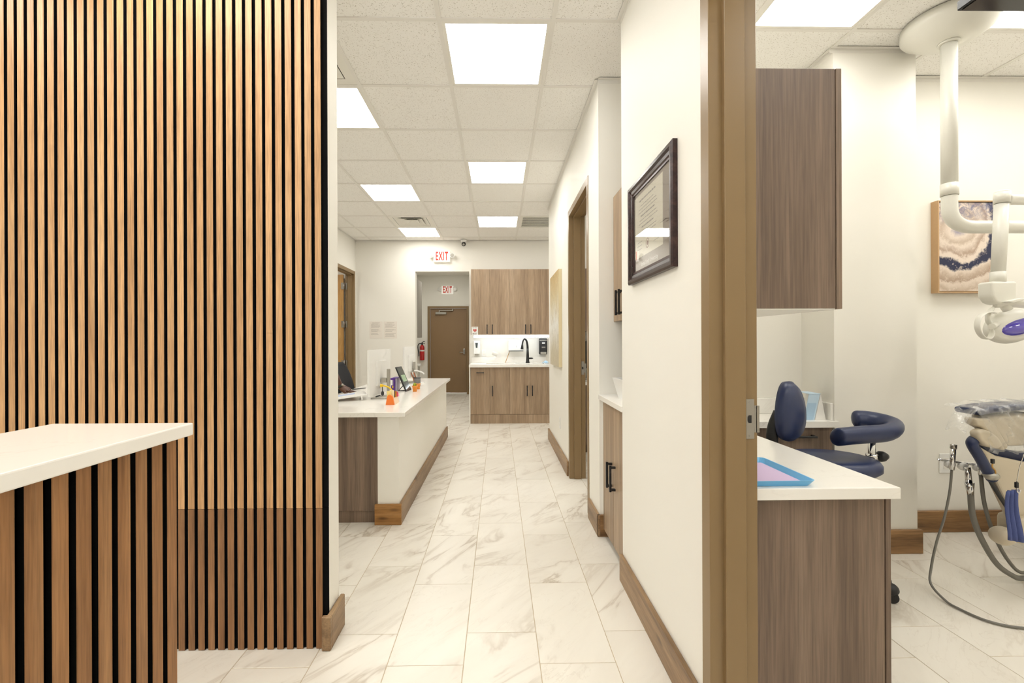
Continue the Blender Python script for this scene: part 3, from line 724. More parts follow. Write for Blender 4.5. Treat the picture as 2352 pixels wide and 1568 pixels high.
bx('backsplash', -0.462, 0.81, 7.658, 7.6796, .9212, 1.02, QUARTZ, sc_, .002)
MB().box(sx0 + .0005, sx0 + .01, sy0 + .0005, sy1 - .0005, .72, .918).box(sx1 - .01, sx1 - .0005, sy0 + .0005, sy1 - .0005, .72, .918).box(sx0 + .01, sx1 - .01, sy0 + .0005, sy0 + .01, .72, .918).box(sx0 + .01, sx1 - .01, sy1 - .01, sy1 - .0005, .72, .918).box(sx0, sx1, sy0, sy1, .70, .72).build('sink_bowl', WHITEP, sc_)
# under-cabinet light bar
t = thing('under_cabinet_light', 'glowing LED bar under the brown wall cabinets', 'light', (0.2, 7.46, 1.37))
bx('housing', -0.41, 0.84, 7.44, 7.49, 1.378, 1.3948, WHITEP, t)
bx('tube', -0.41, 0.84, 7.43, 7.475, 1.346, 1.3775, emitter('led_bar', (0.88, 0.95, 1.0, 1), 8.5), t, .006, 2)
# faucet
t = thing('faucet', 'matte black gooseneck kitchen faucet behind the far sink', 'faucet', (0.484, 7.45, .921))
MB().lathe([(.033, 0), (.033, .012), (.027, .03), (.024, .08), (.021, .15), (.018, .24)], (0.484, 7.45, .9212), 20).build('body', BLACK, t)
MB().tube([(0.484, 7.45, 1.12), (0.480, 7.45, 1.22), (0.462, 7.44, 1.295), (0.43, 7.42, 1.32), (0.402, 7.40, 1.28), (0.392, 7.395, 1.22)], .0145, 14, 6, True, 1.0, lambda t: .019 - .006 * min(1, t * 1.4)).build('spout', BLACK, t)
MB().cyl((0.393, 7.395, 1.235), (0.387, 7.392, 1.15), .014, .025).build('spray_head', BLACK, t)
MB().cyl((0.484, 7.45, 1.0), (0.545, 7.44, 1.0), .014).cyl((0.545, 7.44, 1.0), (0.575, 7.435, 1.0), .014, .006).build('lever', BLACK, t)
# soap dispenser (white)
t = thing('soap_dispenser', 'white wall soap dispenser with dark sight window, left of the sink', 'dispenser', (-0.368, 7.62, 1.03))
bx('case', -0.424, -0.312, 7.58, 7.6798, 1.07, 1.297, WHITEP, t, .012, 3)
MB().prism([(-0.392, 7.5795, 1.258), (-0.348, 7.5795, 1.258), (-0.356, 7.5795, 1.175), (-0.383, 7.5795, 1.175)], (0, -.003, 0)).build('sight_window', plain('dark_window', lin(58, 66, 66), .25), t)
MB().cyl((-0.368, 7.62, 1.0695), (-0.368, 7.62, 1.045), .03, .026).build('nozzle', GREYM, t)
# black soap dispenser
t = thing('soap_dispenser', 'black wall soap dispenser at the right end of the sink counter', 'dispenser', (0.757, 7.62, 1.05))
MB().box(0.690, 0.824, 7.56, 7.6798, 1.06, 1.33, .014, 3).build('case', BLACKP, t)
bx('band', 0.694, 0.820, 7.556, 7.5598, 1.293, 1.304, GREYM, t); bx('push_lever', 0.708, 0.806, 7.543, 7.5598, 1.062, 1.10, GREYM, t, .004)
bx('sight_window', 0.735, 0.784, 7.5555, 7.5598, 1.242, 1.262, PAPER, t, .001); bx('label_print', 0.73, 0.79, 7.5565, 7.5598, 1.17, 1.19, INK, t)
# paper towel dispenser
t = thing('towel_dispenser', 'white metal paper towel dispenser behind the black faucet', 'dispenser', (0.295, 7.6, 1.12))
bx('case', 0.168, 0.422, 7.57, 7.6798, 1.125, 1.302, WHITEP, t, .006, 2)
bx('slot_edge', 0.172, 0.418, 7.568, 7.60, 1.114, 1.1245, plain('dark_grey', lin(90, 90, 90), .5), t)
bx('lock_slot', 0.300, 0.304, 7.5685, 7.5698, 1.18, 1.215, MATS['dark_grey'], t)
# outlet plates
def outlet(name, label, c, axis, w=0.075, h=0.118):
    t = thing(name, label, 'outlet', c)
    x, y, z = c
    if axis == 'y':
        p = bx('plate', x - w / 2, x + w / 2, y - .006, y - .0002, z - h / 2, z + h / 2, WHITEP, t, .002)
        for dz in (-.022, .022): bx('socket', x - .016, x + .016, y - .0075, y - .006, z + dz - .014, z + dz + .014, TRIMW, t, .0005)
    else:
        p = bx('plate', x - .006, x - .0002, y - w / 2, y + w / 2, z - h / 2, z + h / 2, WHITEP, t, .002)
        for dz in (-.022, .022): bx('socket', x - .0075, x - .006, y - .016, y + .016, z + dz - .014, z + dz + .014, TRIMW, t, .0005)
outlet('wall_outlet', 'white outlet plate beside the white soap dispenser', (-0.25, 7.68, 1.085), 'y')
outlet('wall_outlet', 'white outlet plate low on the right corridor wall under the canvas', (XR, 4.835, 0.40), 'x')
outlet('wall_outlet', 'white outlet plate on the treatment room wall behind the hose holders', (2.984, 2.95, 0.455), 'y', .085, .13)
# white paper-roll stand: tilted roll in a triangular stand
t = thing('roll_stand', 'white plastic stand with a tilted roll on the sink counter', 'stand', (-0.05, 7.3, .921))
bx('base', -0.20, 0.085, 7.24, 7.36, .9215, .938, WHITEP, t, .005, 2)
for yy in (7.245, 7.343): MB().prism([(-0.10, yy, .9382), (0.075, yy, .9382), (0.035, yy, 1.10), (0.015, yy, 1.115)], (0, .012, 0)).build('side', WHITEP, t)
MB().cyl((-0.10, 7.30, 1.095), (0.005, 7.30, 1.05), .032).build('roll', PAPER, t); MB().cyl((0.0052, 7.30, 1.05), (0.014, 7.30, 1.046), .03).build('roll_end', GREYM, t)
t = MB().cyl((0.115, 7.5, .929), (0.185, 7.645, 1.105), .0055).build('wooden_stick', HONEY); tag(t, 'thin brown stick leaning against the far backsplash', 'stick')
mb = MB().grid(lambda u, v: (0.72 + .10 * u, 7.28 + .12 * v, .930 + .028 * math.sin(3.1 * u) * math.sin(3.1 * v) + .006 * math.sin(9 * u + 5 * v)), 12, 12)
t = mb.build('face_mask', plain('mask_blue', lin(170, 208, 236), .7)); tag(t, 'crumpled light blue mask at the right end of the sink counter', 'mask'); md = t.modifiers.new('s', 'SOLIDIFY'); md.thickness = .003; md.offset = 1
# AED sign
t = thing('defibrillator_sign', 'small white sign with a red heart on the wall cabinet corner', 'sign', (-0.387, 7.376, 1.39))
bx('plate', -0.440, -0.335, 7.3752, 7.3795, 1.388, 1.525, PAPER, t)
hp = []
for k in range(28):
    a = 2 * math.pi * k / 28; hx = 16 * math.sin(a) ** 3; hz = 13 * math.cos(a) - 5 * math.cos(2 * a) - 2 * math.cos(3 * a) - math.cos(4 * a)
    hp.append((-0.3875 + hx * .0018, 7.3745, 1.463 + hz * .0018))
ht = MB().prism(hp, (0, -.0012, 0)).build('heart', plain('sign_red', lin(196, 52, 40), .5), t)
MB().prism([(-0.385, 7.3731, 1.478), (-0.393, 7.3731, 1.459), (-0.387, 7.3731, 1.459), (-0.390, 7.3731, 1.444), (-0.381, 7.3731, 1.464), (-0.3865, 7.3731, 1.464)], (0, -.0008, 0)).build('bolt', PAPER, ht)
text_mb('AED INSIDE', .017, FACE_CAM((-0.3875, 7.3745, 1.508)), .9, .0003).build('lettering', BLACK, t)
MB().box(-0.425, -0.405, 7.3745, 7.3752, 1.40, 1.418).box(-0.398, -0.35, 7.3745, 7.3752, 1.412, 1.418).box(-0.398, -0.36, 7.3745, 7.3752, 1.40, 1.406).build('small_print', INK, t)

# ================================================================== EXIT SIGNS, CCTV, NOTICES
def exit_sign(label, x, y, z, w, h):
    t = thing('exit_sign', label, 'exit sign', (x, y, z - h / 2), 'exit signs with twin emergency lamps')
    bx('housing', x - w / 2, x + w / 2, y - .05, y - .0002, z - h / 2, z + h / 2, plain('sign_white', lin(246, 242, 232), .4, emit=.25) if 'sign_white' not in MATS else MATS['sign_white'], t, .012, 3)
    text_mb('EXIT', h * 1.05, FACE_CAM((x, y - .051, z)), w * .72 / (h * 1.05 * 2.3), .001, bold=h * .03, space=1.2).build('lettering', REDL, t)
    for s in (-1, 1):
        hd = MB().cyl((x + s * (w / 2 + .035), y - .075, z + .015), (x + s * (w / 2 + .038), y - .02, z + .015), .042, .03, 20).build('lamp_head', WHITEP, t)
        MB().cyl((x + s * (w / 2 + .035), y - .0775, z + .015), (x + s * (w / 2 + .035), y - .0752, z + .015), .033, n=20).build('lens', GREYM, hd)
        MB().cyl((x + s * (w / 2 - .006), y - .03, z + .01), (x + s * (w / 2 + .03), y - .03, z + .012), .01).build('bracket', WHITEP, hd)
exit_sign('illuminated red EXIT sign above the hall opening', -0.957, 7.68, 2.727, 0.285, 0.19)
exit_sign('illuminated red EXIT sign above the brown end door', -1.234, 10.95, 2.535, 0.29, 0.205)
t = thing('security_camera', 'small white ceiling camera with black ball lens above the hall opening', 'camera', (-0.58, 7.58, 2.95))
MB().lathe([(.0, .05), (.05, .05), (.052, .03), (.046, .012), (.03, .005)], (-0.58, 7.58, 2.9478), 24).build('mount', WHITEP, t)
MB().ball((-0.58, 7.575, 2.925), .036, 20).build('ball', BLACKP, t); MB().cyl((-0.58, 7.548, 2.915), (-0.58, 7.536, 2.911), .018, .016).build('lens', GREYM, t)
for k, (x0, x1, lb) in enumerate(((-2.198, -1.973, 'printed paper notice on the far wall, left of the pair'), (-1.956, -1.728, 'printed paper notice on the far wall, right of the pair'))):
    t = thing('paper_notice', lb, 'notice', ((x0 + x1) / 2, 7.679, 1.34), 'printed notices on the far wall')
    bx('sheet', x0, x1, 7.6775, 7.6798, 1.34, 1.63, plain('notice_paper', lin(236, 229, 219), .7) if not k else MATS['notice_paper'], t)
    mb = MB(); rs = random.Random(k)
    mb.box(x0 + .05, x1 - .05, 7.6768, 7.6774, 1.602, 1.610)
    for j in range(16):
        z = 1.585 - j * .0145
        if k == 0 and j > 12: break
        if j in (5, 10): continue
        a = x0 + .022 + rs.uniform(0, .012); mb.box(a, x1 - .02 - rs.uniform(0, .07), 7.6768, 7.6774, z - .003, z + .003)
    mb.build('printed_lines', plain('pale_ink', lin(196, 188, 178), .8) if not k else MATS['pale_ink'], t)

# ================================================================== HALL: extinguisher, stand, cabinet
t = thing('fire_extinguisher', 'red fire extinguisher hung beside the brown end door', 'fire extinguisher', (-1.845, 10.86, .85))
MB().lathe([(.0, 0), (.05, 0), (.056, .012), (.056, .30), (.05, .335), (.03, .36), (.02, .372), (.0, .372)], (-1.845, 10.86, .835), 28).build('cylinder', RED, t)
MB().cyl((-1.845, 10.86, 1.052), (-1.845, 10.86, 1.085), .0568, n=28, caps=False).build('label_band', PAPER, t)
MB().cyl((-1.845, 10.86, 1.205), (-1.845, 10.86, 1.235), .02).box(-1.857, -1.833, 10.845, 10.875, 1.2352, 1.265).build('valve', BLACKP, t)
MB().tube([(-1.845, 10.85, 1.262), (-1.80, 10.82, 1.29), (-1.77, 10.80, 1.285)], .007, sub=3).tube([(-1.845, 10.85, 1.24), (-1.80, 10.82, 1.245), (-1.77, 10.80, 1.235)], .006, sub=3).build('lever', BLACKP, t)
MB().tube([(-1.86, 10.86, 1.24), (-1.92, 10.85, 1.23), (-1.945, 10.85, 1.16), (-1.925, 10.85, 1.0), (-1.92, 10.85, .93)], .011, sub=5).build('hose', BLACKP, t)
bx('bracket', -1.87, -1.82, 10.9165, 10.9498, .95, 1.15, BLACKP, t)
t = thing('dispenser_stand', 'slim grey floor stand with white dispenser head in the exit hall', 'stand', (-1.70, 9.6, 0))
MB().lathe([(0, 0), (.13, 0), (.13, .012), (.03, .02), (0, .02)], (-1.70, 9.6, 0.0005), 28).build('base', GREYM, t)
MB().cyl((-1.70, 9.6, .02), (-1.70, 9.6, .76), .014).build('pole', GREYM, t); bx('head', -1.745, -1.655, 9.55, 9.65, .7605, .81, WHITEP, t, .01, 2)
t = thing('hall_cabinet', 'tall grey wall cabinet edge just inside the exit hall', 'cabinet', (-1.78, 8.5, 1.36))
bx('body', -2.0498, -1.53, 8.25, 8.9, 1.36, 2.46, plain('grey_laminate', lin(150, 144, 134), .5), t, .002); bx('door', -1.5298, -1.512, 8.252, 8.898, 1.362, 2.458, MATS['grey_laminate'], t, .002)

# ================================================================== CANVAS ON RIGHT WALL, DIPLOMA, ALCOVE
t = thing('canvas_painting', 'tall abstract canvas in gold, grey and white on the right corridor wall', 'painting', (0.645, 5.03, 1.0))
bx('canvas', 0.627, XR - .0002, 4.66, 5.40, 1.008, 2.035, plain('canvas_edge', lin(222, 206, 168), .8), t, .002)
bx('painted_face', 0.6255, 0.6268, 4.661, 5.399, 1.009, 2.034, painting('gold_abstract', 'gold'), t)
# diploma
dp = thing('framed_diploma', 'framed diploma with dark mahogany moulding on the near corridor wall', 'picture frame', (0.65, 1.92, 1.553))
Y0, Y1, Z0, Z1 = 1.640, 2.205, 1.554, 2.026
def mould(y0, y1, z0, z1):
    """mitred moulding with a stepped profile"""
    prof = [(0.0, 0.0), (0.0, -0.018), (0.008, -0.024), (0.020, -0.024), (0.028, -0.016), (0.040, -0.014), (0.046, -0.008), (0.046, 0.0)]
    mb = MB(); rings = []
    for ins, dx in prof:
        rings.append([mb.bm.verts.new((XR - .0003 + dx, yy, zz)) for yy, zz in ((y0 + ins, z0 + ins), (y1 - ins, z0 + ins), (y1 - ins, z1 - ins), (y0 + ins, z1 - ins))])
    for A, B in zip(rings, rings[1:] + rings[:1]):
        for i in range(4): mb.bm.faces.new((A[i], A[(i + 1) % 4], B[(i + 1) % 4], B[i]))
    return mb
MAH = wood('mahogany', lin(34, 20, 20), lin(54, 34, 32), lin(78, 52, 46), 'y', .25, 20, 1.5, 120, .02)
mould(Y0, Y1, Z0, Z1).build('moulding', MAH, dp)
mb = MB(); i = .044; j = .054
for b in ((Y0 + i, Y1 - i, Z0 + i, Z0 + j), (Y0 + i, Y1 - i, Z1 - j, Z1 - i), (Y0 + i, Y0 + j, Z0 + j, Z1 - j), (Y1 - j, Y1 - i, Z0 + j, Z1 - j)): mb.box(XR - .0095, XR - .006, *b)
mb.build('fillet', plain('dark_fillet', lin(60, 36, 34), .3), dp)
mt = bx('mat_board', XR - .004, XR - .0005, Y0 + .03, Y1 - .03, Z0 + .03, Z1 - .03, plain('taupe_mat', lin(150, 138, 128), .8), dp)
dpp = bx('certificate', XR - .0048, XR - .0041, 1.778, 2.146, 1.666, 1.956, plain('certificate_paper', lin(236, 230, 210), .7), dp)
mb = MB(); rs = random.Random(3)
for (zc, w, hh) in ((1.925, .20, .007), (1.90, .15, .003), (1.885, .22, .003), (1.87, .24, .003), (1.852, .18, .006), (1.833, .22, .003), (1.818, .25, .003), (1.80, .15, .006), (1.78, .22, .003), (1.766, .20, .003)):
    x = 1.962 - w / 2
    while x < 1.962 + w / 2:
        l = rs.uniform(.012, .03); mb.box(XR - .0051, XR - .0048, x, x + l, zc - hh / 2, zc + hh / 2); x += l + rs.uniform(.004, .008)
for yc in (1.85, 2.07):
    for q in range(3): mb.box(XR - .0051, XR - .0048, yc - .035, yc + .035, 1.735 - q * .016, 1.737 - q * .016)
mb.build('printed_lines', INK, dpp)
mb = MB()
def disc_x(x, yc, zc, r, r2=None, n=28):
    m_ = MB()
    if r2 is None: m_.prism([(x, yc + r * math.cos(2 * math.pi * k / n), zc + r * math.sin(2 * math.pi * k / n)) for k in range(n)], (-.0003, 0, 0))
    else: m_.grid(lambda u, v: (x - .0003, yc + (r + (r2 - r) * v) * math.cos(2 * math.pi * u), zc + (r + (r2 - r) * v) * math.sin(2 * math.pi * u)), n, 1, False, True)
    return m_
disc_x(XR - .0051, 1.962, 1.712, .022, .018).merge(disc_x(XR - .0051, 1.962, 1.712, .010)).build('seal', plain('seal_brown', lin(150, 104, 84), .6), dpp)
disc_x(XR - .0042, 1.962, 1.985, .017, .013).merge(disc_x(XR - .0042, 1.962, 1.985, .008)).build('crest', PAPER, mt)
text_mb('Loma Linda University', .026, FACE_LEFT((XR - .0043, 1.945, 1.632)), .92, .0002).build('lettering', PAPER, mt)
bx('glass_pane', XR - .0062, XR - .0058, Y0 + .04, Y1 - .04, Z0 + .04, Z1 - .04, glassy('picture_glass', (1, 1, 1, 1), .10, .0), dp)

# alcove vanity
av = thing('alcove_vanity', 'light wood two-door vanity cabinet set in the corridor alcove', 'cabinet', (0.9, 2.67, 0))
VX = 0.682
bx('body', VX + .019, 1.1498, 2.394, 2.938, .075, .8975, CABL, av); bx('plinth', VX + .07, 1.14, 2.40, 2.90, 0, .0748, CABL, av)
bx('filler', VX + .004, VX + .0185, 2.921, 2.9398, .145, .8975, WALL, av)
for a, b, hy in ((2.394, 2.66, 2.705 - .085), (2.66, 2.92, 2.705)):
    d = bx('door', VX, VX + .018, a + .0015, b - .0015, .055, .895, CABL, av, .001)
ds = [o for o in av.children if o.name.startswith('door')]
handle((VX, 2.70, .395), (VX, 2.70, .55), (-1, 0, 0), ds[1], .0065, .030); handle((VX, 2.62, .395), (VX, 2.62, .55), (-1, 0, 0), ds[0], .0065, .030)
tag(bx('vanity_top', 0.655, 1.1498, 2.3925, 2.9395, .8980, .930, QUARTZ, None, .002), 'white quartz top on the alcove vanity', 'countertop')
t = thing('vessel_sink', 'square white vessel sink on the alcove vanity top', 'sink', (0.86, 2.62, .9302))
mb = MB(); 
def sq(x0, x1, y0, y1, z): return [mb.bm.verts.new(p) for p in ((x0, y0, z), (x1, y0, z), (x1, y1, z), (x0, y1, z))]
R = [sq(.735, .985, 2.50, 2.74, .9302), sq(.705, 1.015, 2.47, 2.77, 1.055), sq(.717, 1.003, 2.482, 2.758, 1.055), sq(.747, .973, 2.512, 2.728, .95)]
for A, B in zip(R, R[1:]):
    for k in range(4): mb.bm.faces.new((A[k], A[(k + 1) % 4], B[(k + 1) % 4], B[k]))
mb.bm.faces.new(R[0]); mb.bm.faces.new(R[3]); mb.build('basin', WHITEP, t); MB().cyl((.86, 2.62, .9502), (.86, 2.62, .953), .022).build('drain', CHROME, t)
tag(bx('alcove_mirror', 1.142, 1.1498, 2.42, 2.91, 1.0, 1.36, plain('mirror', (.9, .9, .9, 1), .02, 1.0)), 'wall mirror above the vessel sink in the alcove', 'mirror')
t = thing('alcove_wall_cabinet', 'light wood two-door wall cabinet with black bar handles in the alcove', 'cabinet', (0.95, 2.67, 1.41))
AX = 0.758
bx('body', AX + .019, 1.1498, 2.394, 2.938, 1.41, 2.225, CABL, t)
for a, b, hy in ((2.394, 2.735, 2.70), (2.735, 2.938, 2.77)):
    d = bx('door', AX, AX + .018, a + .0015, b - .0015, 1.408, 2.225, CABL, t, .001)
    handle((AX, hy, 1.44), (AX, hy, 1.595), (-1, 0, 0), d, .0065, .030)

# second treatment room seen through its doorway
t = thing('wall_cabinet', 'dark wood wall cabinet seen through the far corridor doorway', 'cabinet', (1.2, 5.5, 1.40)); bx('body', .8045, 1.6, 5.37, 5.7198, 1.40, 2.15, CABW, t); bx('door', .806, 1.6, 5.35, 5.3695, 1.40, 2.15, CABW, t, .001)
t = thing('base_cabinet', 'dark wood base cabinet seen through the far corridor doorway', 'cabinet', (1.2, 5.3, 0)); bx('body', .8045, 1.6, 5.12, 5.7198, .1, .78, CABW, t); bx('plinth', .8045, 1.6, 5.16, 5.70, 0, .0998, CABW, t); bx('door', .806, 1.6, 5.10, 5.1195, .1, .78, CABW, t, .001); bx('worktop', .8045, 1.62, 5.08, 5.7198, .7805, .815, QUARTZ, t)
t = thing('computer_monitor', 'black framed monitor glimpsed through the far corridor doorway', 'monitor', (1.15, 5.45, .8152)); bx('screen', .92, 1.45, 5.43, 5.455, .95, 1.28, BLACKP, t, .004); bx('stand', 1.15, 1.2, 5.456, 5.49, .83, 1.1, GREYM, t); bx('foot', 1.05, 1.3, 5.40, 5.56, .8152, .8298, GREYM, t, .004)
tag(MB().lathe([(0, 0), (.032, 0), (.034, .03), (.03, .10), (.018, .13), (.018, .16), (0, .16)], (.93, 5.25, .8152), 20).build('bottle', PURPLE), 'purple bottle glimpsed through the far corridor doorway', 'bottle')
# ================================================================== THINGS ON THE RECEPTION DESK
def monitor(label, pa, pb, z0, z1, post, foot):
    """pa near end, pb far end of the panel (x,y)"""
    pa, pb = Vector((*pa, 0)), Vector((*pb, 0)); d = (pb - pa).normalized(); n = Vector((d.y, -d.x, 0))    # n points to +X: the back
    t = thing('computer_monitor', label, 'monitor', (post[0], post[1], DZ), 'white monitors on the reception desk')
    def slab(name, a, b, za, zb, o0, o1, mat, par=t):
        P = [pa + d * a + n * o0, pa + d * b + n * o0, pa + d * b + n * o1, pa + d * a + n * o1]
        return MB().prism([(p.x, p.y, za) for p in P], (0, 0, zb - za)).build(name, mat, par)
    L = (pb - pa).length
    slab('case', 0, L, z0, z1, 0, .018, WHITEP); slab('screen', .008, L - .008, z0 + .01, z1 - .008, -.0025, -.0002, plain('screen_black', (.01, .01, .012, 1), .15) if 'screen_black' not in MATS else MATS['screen_black'])
    slab('rear_bulge', L * .28, L * .72, z0 + .08, z1 - .10, .0182, .034, WHITEP)
    ps = bx('post', post[0] - .012, post[0] + .012, post[1] - .02, post[1] + .02, DZ + .010, DZ + .25, GREYM, t, .002)
    m_ = (pa + pb) / 2 + n * .034
    MB().box(min(m_.x, post[0] - .012) , post[0] - .0125, post[1] - .03, post[1] + .03, DZ + .13, DZ + .17).build('arm', GREYM, t)
    MB().box(foot[0], foot[1], foot[2], foot[3], DZ + .0004, DZ + .010, .003).build('foot', GREYM, t)
monitor('white monitor on grey stand at the near end of the reception desk', (-1.107, 3.80), (-1.050, 4.30), .815, 1.212, (-.985, 4.03), (-1.10, -.93, 3.87, 4.08))
monitor('white monitor at the far end of the reception desk', (-1.085, 5.12), (-1.07, 5.70), .85, 1.222, (-1.02, 5.45), (-1.2, -.98, 5.35, 5.58))
# headset on a yellow hook
t = thing('headset', 'black headset hanging from a yellow hook behind the near monitor', 'headset', (-.97, 3.82, DZ))
MB().tube([(-.990, 3.82, .910), (-.965, 3.815, .908), (-.925, 3.82, .890), (-.893, 3.83, .850), (-.889, 3.83, .84)], .0065, sub=6).box(-1.005, -.982, 3.81, 3.83, .898, .922, .004).build('hook', YELLOW, t)
MB().tube([(-.984, 3.812, .900), (-.983, 3.81, .88), (-.982, 3.81, .865)], .003, sub=3).build('cord', BLACK, t)
MB().ball((-.982, 3.81, .845), (.013, .02, .021)).build('ear_cup', BLACKP, t)
MB().cyl((-.998, 3.80, .832), (-1.035, 3.79, .818), .0055).build('microphone', BLACKP, t)
# orange card holder
t = thing('card_holder', 'orange and white desk holder full of small colourful items', 'holder', (-.85, 3.6, DZ))
MB().prism([(-.879, 3.50, DZ + .0004), (-.812, 3.50, DZ + .0004), (-.826, 3.50, DZ + .064), (-.842, 3.50, DZ + .077), (-.858, 3.50, DZ + .077), (-.868, 3.50, DZ + .064)], (0, .02, 0)).build('front_panel', ORANGE, t)
MB().prism([(-.879, 3.5205, DZ + .0004), (-.812, 3.5205, DZ + .0004), (-.822, 3.5205, DZ + .05), (-.868, 3.5205, DZ + .05)], (0, .15, 0)).build('tray', plain('pale_peach', lin(250, 220, 190), .5), t)
for k, (c, x, y_, h) in enumerate(((lin(252, 232, 150), -.86, 3.535, .105), (lin(252, 240, 200), -.84, 3.545, .110), (lin(226, 150, 40), -.83, 3.585, .098), (lin(40, 34, 30), -.838, 3.565, .102), (lin(224, 84, 120), -.826, 3.62, .09), (lin(246, 190, 196), -.824, 3.65, .075))):
    bx('card', x - .018, x + .016, y_, y_ + .006, DZ + .0506, DZ + h, plain('card_%d' % k, c, .5), t, .001)
# purple box
t = thing('purple_box', 'small purple printed box standing beside the near monitor', 'box', (-1.03, 4.55, DZ))
bx('carton', -1.062, -1.012, 4.49, 4.62, DZ + .0004, DZ + .128, plain('box_grey', lin(196, 186, 204), .4), t, .002)
MB().box(-1.070, -1.030, 4.474, 4.4885, DZ + .0004, DZ + .06, .001).box(-1.046, -1.030, 4.474, 4.4885, DZ + .06, DZ + .112).box(-1.078, -1.030, 4.474, 4.4885, DZ + .112, DZ + .132, .001).build('front', PURPLE, t)
bx('lid', -1.064, -1.010, 4.4895, 4.622, DZ + .1282, DZ + .1325, PURPLE, t); bx('logo', -1.058, -1.046, 4.4728, 4.4738, DZ + .03, DZ + .055, YELLOW, t)
# tablet on a leaning stand
t = thing('tablet', 'tilted tablet on a dark stand facing visitors on the desk', 'tablet', (-.95, 4.5, DZ))
M_ = Matrix.Translation((-.895, 4.50, DZ + .004)) @ Matrix.Rotation(math.radians(-7), 4, 'Z') @ Matrix.Rotation(math.radians(-24), 4, 'Y')
MB().box(-.012, 0, -.085, .085, 0, .262, .004).xf(M_).build('body', BLACKP, t)
MB().box(.0003, .0012, -.076, .076, .02, .25).xf(M_).build('screen', plain('tablet_screen', lin(90, 100, 100), .08), t)
MB().box(.0013, .0018, -.05, .06, .10, .17).xf(M_).build('screen_image', plain('tablet_image', lin(176, 206, 176), .1), t)
MB().tube([(-.93, 4.48, DZ + .08), (-.99, 4.46, DZ + .0075), (-.90, 4.49, DZ + .0075)], .006, sub=1).build('stand', BLACKP, t)
# cactus pots
for k, (x, y_, lb) in enumerate(((-.826, 4.43, 'small orange pot with round green cactus on the desk, nearer of two'), (-.838, 4.67, 'small orange pot on the desk behind the cactus pot'))):
    t = thing('flower_pot', lb, 'plant pot', (x, y_, DZ), 'orange mini pots on the desk')
    MB().lathe([(0, 0), (.02, 0), (.025, .05), (.028, .05), (.028, .058), (.022, .058), (.021, .045), (0, .045)], (x, y_, DZ + .0004), 20).build('pot', plain('pot_orange_%d' % k, lin(248, 156, 66), .5), t)
    MB().ball((x, y_, DZ + .064 if k == 0 else DZ + .05), (.018, .018, .024 if k == 0 else .012), 14).build('cactus', plain('cactus_%d' % k, lin(150, 160, 40) if k == 0 else lin(110, 90, 60), .6), t)
# pen cup with pens
t = thing('pen_cup', 'black wire pen cup holding pens on the far half of the desk', 'pen cup', (-.905, 5.0, DZ))
MB().lathe([(.036, 0), (.038, .095), (.036, .095), (.034, .004), (0, .004), (0, 0)], (-.905, 5.0, DZ + .0004), 24).build('cup', plain('wire_grey', lin(120, 118, 114), .5), t)
MB().lathe([(.038, 0), (.040, .002), (.040, .008), (.037, .008)], (-.905, 5.0, DZ + .088), 24).build('rim', BLACK, t)
for k, c in enumerate((lin(120, 70, 40), lin(200, 130, 90), lin(40, 40, 44), lin(160, 90, 40))):
    a = k * 1.3; p = plain('pen_%d' % k, c, .4); o = MB().cyl((-.905 + .015 * math.cos(a), 5.0 + .015 * math.sin(a), DZ + .006), (-.955 + .02 * math.cos(a), 4.99 + .03 * math.sin(a), DZ + .15), .0045).build('pen', p); tag(o, ('brown pen leaning in the wire cup', 'tan pen leaning in the wire cup', 'black pen leaning in the wire cup', 'copper pen leaning in the wire cup')[k], 'pen', 'pens in the wire cup')
t = thing('desk_lamp', 'small white ring lamp with thin curved arm behind the pen cup', 'lamp', (-.93, 5.35, DZ))
MB().cyl((-.93, 5.35, DZ + .0004), (-.93, 5.35, DZ + .012), .045).build('base', WHITEP, t); MB().tube([(-.96, 5.35, DZ + .012), (-.968, 5.35, DZ + .09), (-.98, 5.35, DZ + .14)], .005, sub=4).build('stem', GREYM, t)
MB().tube([(-1.0, 5.35, DZ + .148), (-.96, 5.34, DZ + .145), (-.90, 5.33, DZ + .125), (-.885, 5.33, DZ + .105)], .007, sub=5, flat=1.6).build('head', WHITEP, t)
# papers and a slanted document tray
t = thing('document_tray', 'white slanted document rest with papers at the desk front', 'document rest', (-1.3, 3.85, DZ))
M_ = Matrix.Translation((-1.28, 3.86, DZ + .0285)) @ Matrix.Rotation(math.radians(20), 4, 'Z') @ Matrix.Rotation(math.radians(-7), 4, 'Y')
MB().box(-.20, .14, -.13, .15, 0, .008, .002).xf(M_).build('board', WHITEP, t)
pp = MB().box(-.19, .12, -.12, .14, .0083, .0105).xf(M_).build('papers', PAPER, t)
MB().box(-.15, .05, -.02, .10, .0107, .0111).xf(M_).build('blue_print', plain('blue_print', lin(190, 200, 226), .8), pp)
MB().box(.09, .10, -.13, -.12, -.035, 0).box(.09, .10, .13, .14, -.035, 0).xf(M_).build('prop', WHITEP, t)
o = MB().box(-.09, .09, -.06, .06, 0, .0016).xf(Matrix.Translation((-1.43, 4.13, DZ + .0004)) @ Matrix.Rotation(.25, 4, 'Z')).build('yellow_folder', YELLOW); tag(o, 'yellow paper folder under the hand on the desk', 'folder')
o = MB().cyl((-1.50, 4.62, DZ + .006), (-1.40, 4.75, DZ + .006), .0055, .003).build('pen', BLACKP); tag(o, 'black pen lying on the desk beyond the hand', 'pen')

